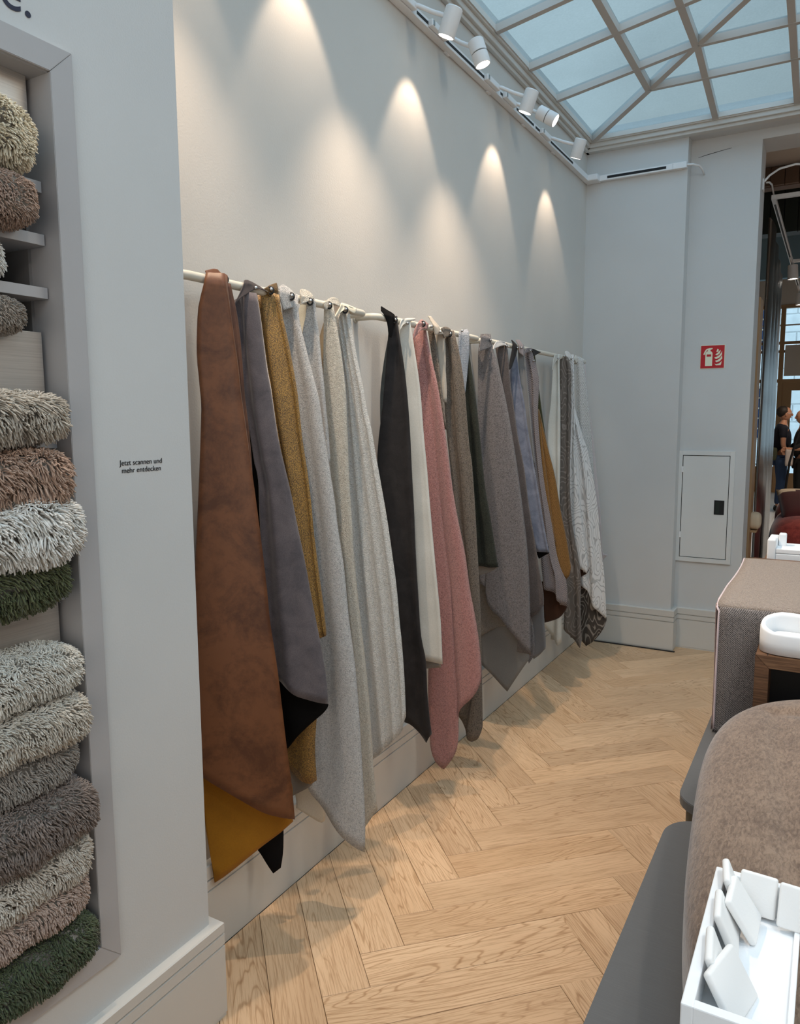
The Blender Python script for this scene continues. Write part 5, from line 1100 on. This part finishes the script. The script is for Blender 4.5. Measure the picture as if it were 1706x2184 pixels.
# ---------------------------------------------------------------- people
def skin_obj(name,verts,edges,radii,mat,parent,levels=2,root=0):
    me=bpy.data.meshes.new(name); me.from_pydata(verts,edges,[]); o=bpy.data.objects.new(name,me); COL.objects.link(o)
    m=o.modifiers.new('s','SKIN'); sv=me.skin_vertices[0].data
    for i,r in enumerate(radii): sv[i].radius=(r,r) if not isinstance(r,tuple) else r
    sv[root].use_root=True; m.use_smooth_shade=True; s=o.modifiers.new('ss','SUBSURF'); s.levels=levels; s.render_levels=levels
    dg=bpy.context.evaluated_depsgraph_get(); m2=bpy.data.meshes.new_from_object(o.evaluated_get(dg)); bpy.data.objects.remove(o)
    m2.materials.clear(); return link(name,m2,mat,parent,True)
def person(px,py,face,label,pose,shirt,trouser,hair,scale=1.0):
    """face: heading angle; local x = forward, y = left"""
    t=empty('person',(px,py,0),label,'person')
    M=Matrix.Translation((px,py,0))@Matrix.Rotation(face,4,'Z')@Matrix.Scale(scale,4)
    T=lambda v:(M@Vector(v))[:]
    R=lambda r:tuple(q*scale for q in r) if isinstance(r,tuple) else r*scale
    hipw=.09; sh=.18
    V=[(0,0,.95),(0,0,1.12),(.0,0,1.30),(-.01,0,1.44),(.01,0,1.52),(.03,0,1.58)]; E=[(0,1),(1,2),(2,3),(3,4),(4,5)]; r=[(.13,.10),(.12,.09),(.14,.10),(.09,.07),.05,.05]
    def add(p,rr,to): V.append(p); r.append(rr); E.append((to,len(V)-1)); return len(V)-1
    for s in (-1,1):
        h=add((0,s*hipw,.90),.085,0); k=add((.02*s*pose['stride']+.02,s*hipw,.50),.058,h); a=add((-.02+.04*s*pose['stride'],s*hipw,.09),.038,k); f=add((.08+.04*s*pose['stride'],s*hipw*1.1,.035),.035,a); add((.17+.04*s*pose['stride'],s*hipw*1.15,.03),.026,f)
    hands=[]
    for s,(el,wr) in zip((-1,1),pose['arms']):
        a=add((-.01,s*sh,1.40),.055,3); e=add(el,.042,a); w=add(wr,.027,e); hands.append((Vector(el),Vector(wr)))
    body=skin_obj('body',[T(v) for v in V],E,[R(x) for x in r],'skin',t)
    # head with nose, ears, hair
    hz=1.655
    def headmod(p):
        if p.x>0 and p.z<0: p=Vector((p.x*(1-.12*(-p.z/.12)),p.y*(1-.22*(-p.z/.12)),p.z))
        return p
    c=Vector(T((.035,0,hz))); superell('head',c,(.098*scale,.075*scale,.120*scale),'skin',t,1,1,24,16,face,headmod)
    for nm,p,rr,mt in (('nose',(.135,0,hz-.012),(.018,.012,.022),'skin'),('ear',(.03,-.077,hz-.01),(.018,.008,.028),'skin'),('ear',(.03,.077,hz-.01),(.018,.008,.028),'skin'),('eye',(.122,-.03,hz+.012),(.008,.011,.006),'black_matt'),('eye',(.122,.03,hz+.012),(.008,.011,.006),'black_matt'),('mouth',(.122,0,hz-.055),(.008,.022,.005),'cushion_red')):
        superell(nm,Vector(T(p)),tuple(q*scale for q in rr),mt,t,1,1,12,8,face)
    def hm(p):
        k=1+.06*math.sin(p.x*160)*math.sin(p.y*150+p.z*140); return p*k
    superell('hair',Vector(T((-.012,0,hz+.040))),(.100*scale,.088*scale,.098*scale),hair,t,1,1,40,24,face,hm)
    # hands with five fingers
    for (el,wr),s in zip(hands,(-1,1)):
        d=(wr-el).normalized(); side=d.cross(Vector((0,1,0))).normalized() if abs(d.y)<.9 else Vector((1,0,0)); up_=side.cross(d)
        HV=[wr-d*.01,wr+d*.05,wr+d*.085]; HE=[(0,1),(1,2)]; HR=[.024,(.030),(.026)]
        for q,(o_,L_) in enumerate(((-.024,.065),(-.008,.075),(.008,.070),(.024,.055))):
            b0=wr+d*.08+side*o_; HV.append(b0); HR.append(.010); HE.append((2,len(HV)-1)); HV.append(b0+d*L_*.55+up_*.008); HR.append(.009); HE.append((len(HV)-2,len(HV)-1)); HV.append(b0+d*L_*.9+up_*.028); HR.append(.007); HE.append((len(HV)-2,len(HV)-1))
        b0=wr+d*.035+side*-.03; HV.append(b0); HR.append(.011); HE.append((1,len(HV)-1)); HV.append(b0+d*.035-side*.018); HR.append(.009); HE.append((len(HV)-2,len(HV)-1))
        skin_obj('hand',[T(v) for v in HV],HE,[R(x) for x in HR],'skin',t,1)
    # clothes follow the same skeleton, slightly larger
    sv=[(0,0,.92),(0,0,1.12),(0,0,1.30),(-.01,0,1.43),(0,0,1.49)]; se=[(0,1),(1,2),(2,3),(3,4)]; sr=[(.155,.125),(.15,.12),(.165,.12),(.11,.085),(.062,.062)]
    for s,(el,wr) in zip((-1,1),pose['arms']):
        sv.append((-.01,s*sh,1.40)); sr.append(.072); se.append((3,len(sv)-1)); e=Vector(el); a=Vector((-.01,s*sh,1.40))
        sv.append(tuple(a.lerp(e,pose['sleeve']))); sr.append(.062); se.append((len(sv)-2,len(sv)-1))
        if pose.get('long'): sv.append(tuple(e.lerp(Vector(wr),.85))); sr.append(.042); se.append((len(sv)-2,len(sv)-1))
    skin_obj('shirt',[T(v) for v in sv],se,[R(x) for x in sr],shirt,t)
    tv=[(0,0,.96)]; te=[]; trr=[(.145,.12)]
    for s in (-1,1):
        tv.append((0,s*hipw,.88)); trr.append(.105); te.append((0,len(tv)-1)); tv.append((.02*s*pose['stride']+.02,s*hipw,.50)); trr.append(.078); te.append((len(tv)-2,len(tv)-1)); tv.append((-.02+.04*s*pose['stride'],s*hipw,.10)); trr.append(.062); te.append((len(tv)-2,len(tv)-1))
    skin_obj('trousers',[T(v) for v in tv],te,[R(x) for x in trr],trouser,t)
    for s in (-1,1): superell('shoe',Vector(T((.06+.04*s*pose['stride'],s*hipw*1.05,.045))),(.14*scale,.052*scale,.046*scale),'black_matt',t,.6,.7,20,12,face)
    return t,T
t,T=person(.80,14.5,math.radians(12),'man with dark curly hair, navy polo shirt and jeans, standing in profile',dict(stride=.4,arms=[((-.02,-.25,1.13),(.10,-.24,.90)),((.04,.22,1.12),(.24,.12,1.06))],sleeve=.62),'shirt_navy','jeans_blue','hair_dark',1.0)
for s in (-1,1): tube('glasses',[T((.05,s*.078,1.668)),T((.13,s*.05,1.668)),T((.137,s*.012,1.664))],.004,'lamp_white',t,6)
bgo=superell('shoulder_bag',Vector(T((-.17,-.12,.98))),(.09,.05,.11),'bag_olive',None,.4,.4); tag(bgo,'olive shoulder bag at the hip of the man in navy','bag')
ppo=box('leaflet',T((.27,-.02,1.03)),tuple(Vector(T((.27,-.02,1.03)))+Vector((.10,.004,.05))),'cushion_white'); tag(ppo,'small pale leaflet held in the hand of the man in navy','leaflet')
t,T=person(1.13,14.1,math.radians(200),'person in black clothes cut by the right picture edge, holding a pale patterned bag',dict(stride=.3,arms=[((-.02,-.26,1.14),(.20,-.16,1.10)),((.02,.26,1.13),(.22,.14,1.12))],sleeve=.7,long=True),'cloth_black','cloth_black','hair_dark',.97)
bgo=superell('patterned_bag',Vector(T((.20,.0,.98))),(.06,.16,.15),'bag_floral',None,.3,.3); tag(bgo,'pale patterned bag carried by the person in black','bag')
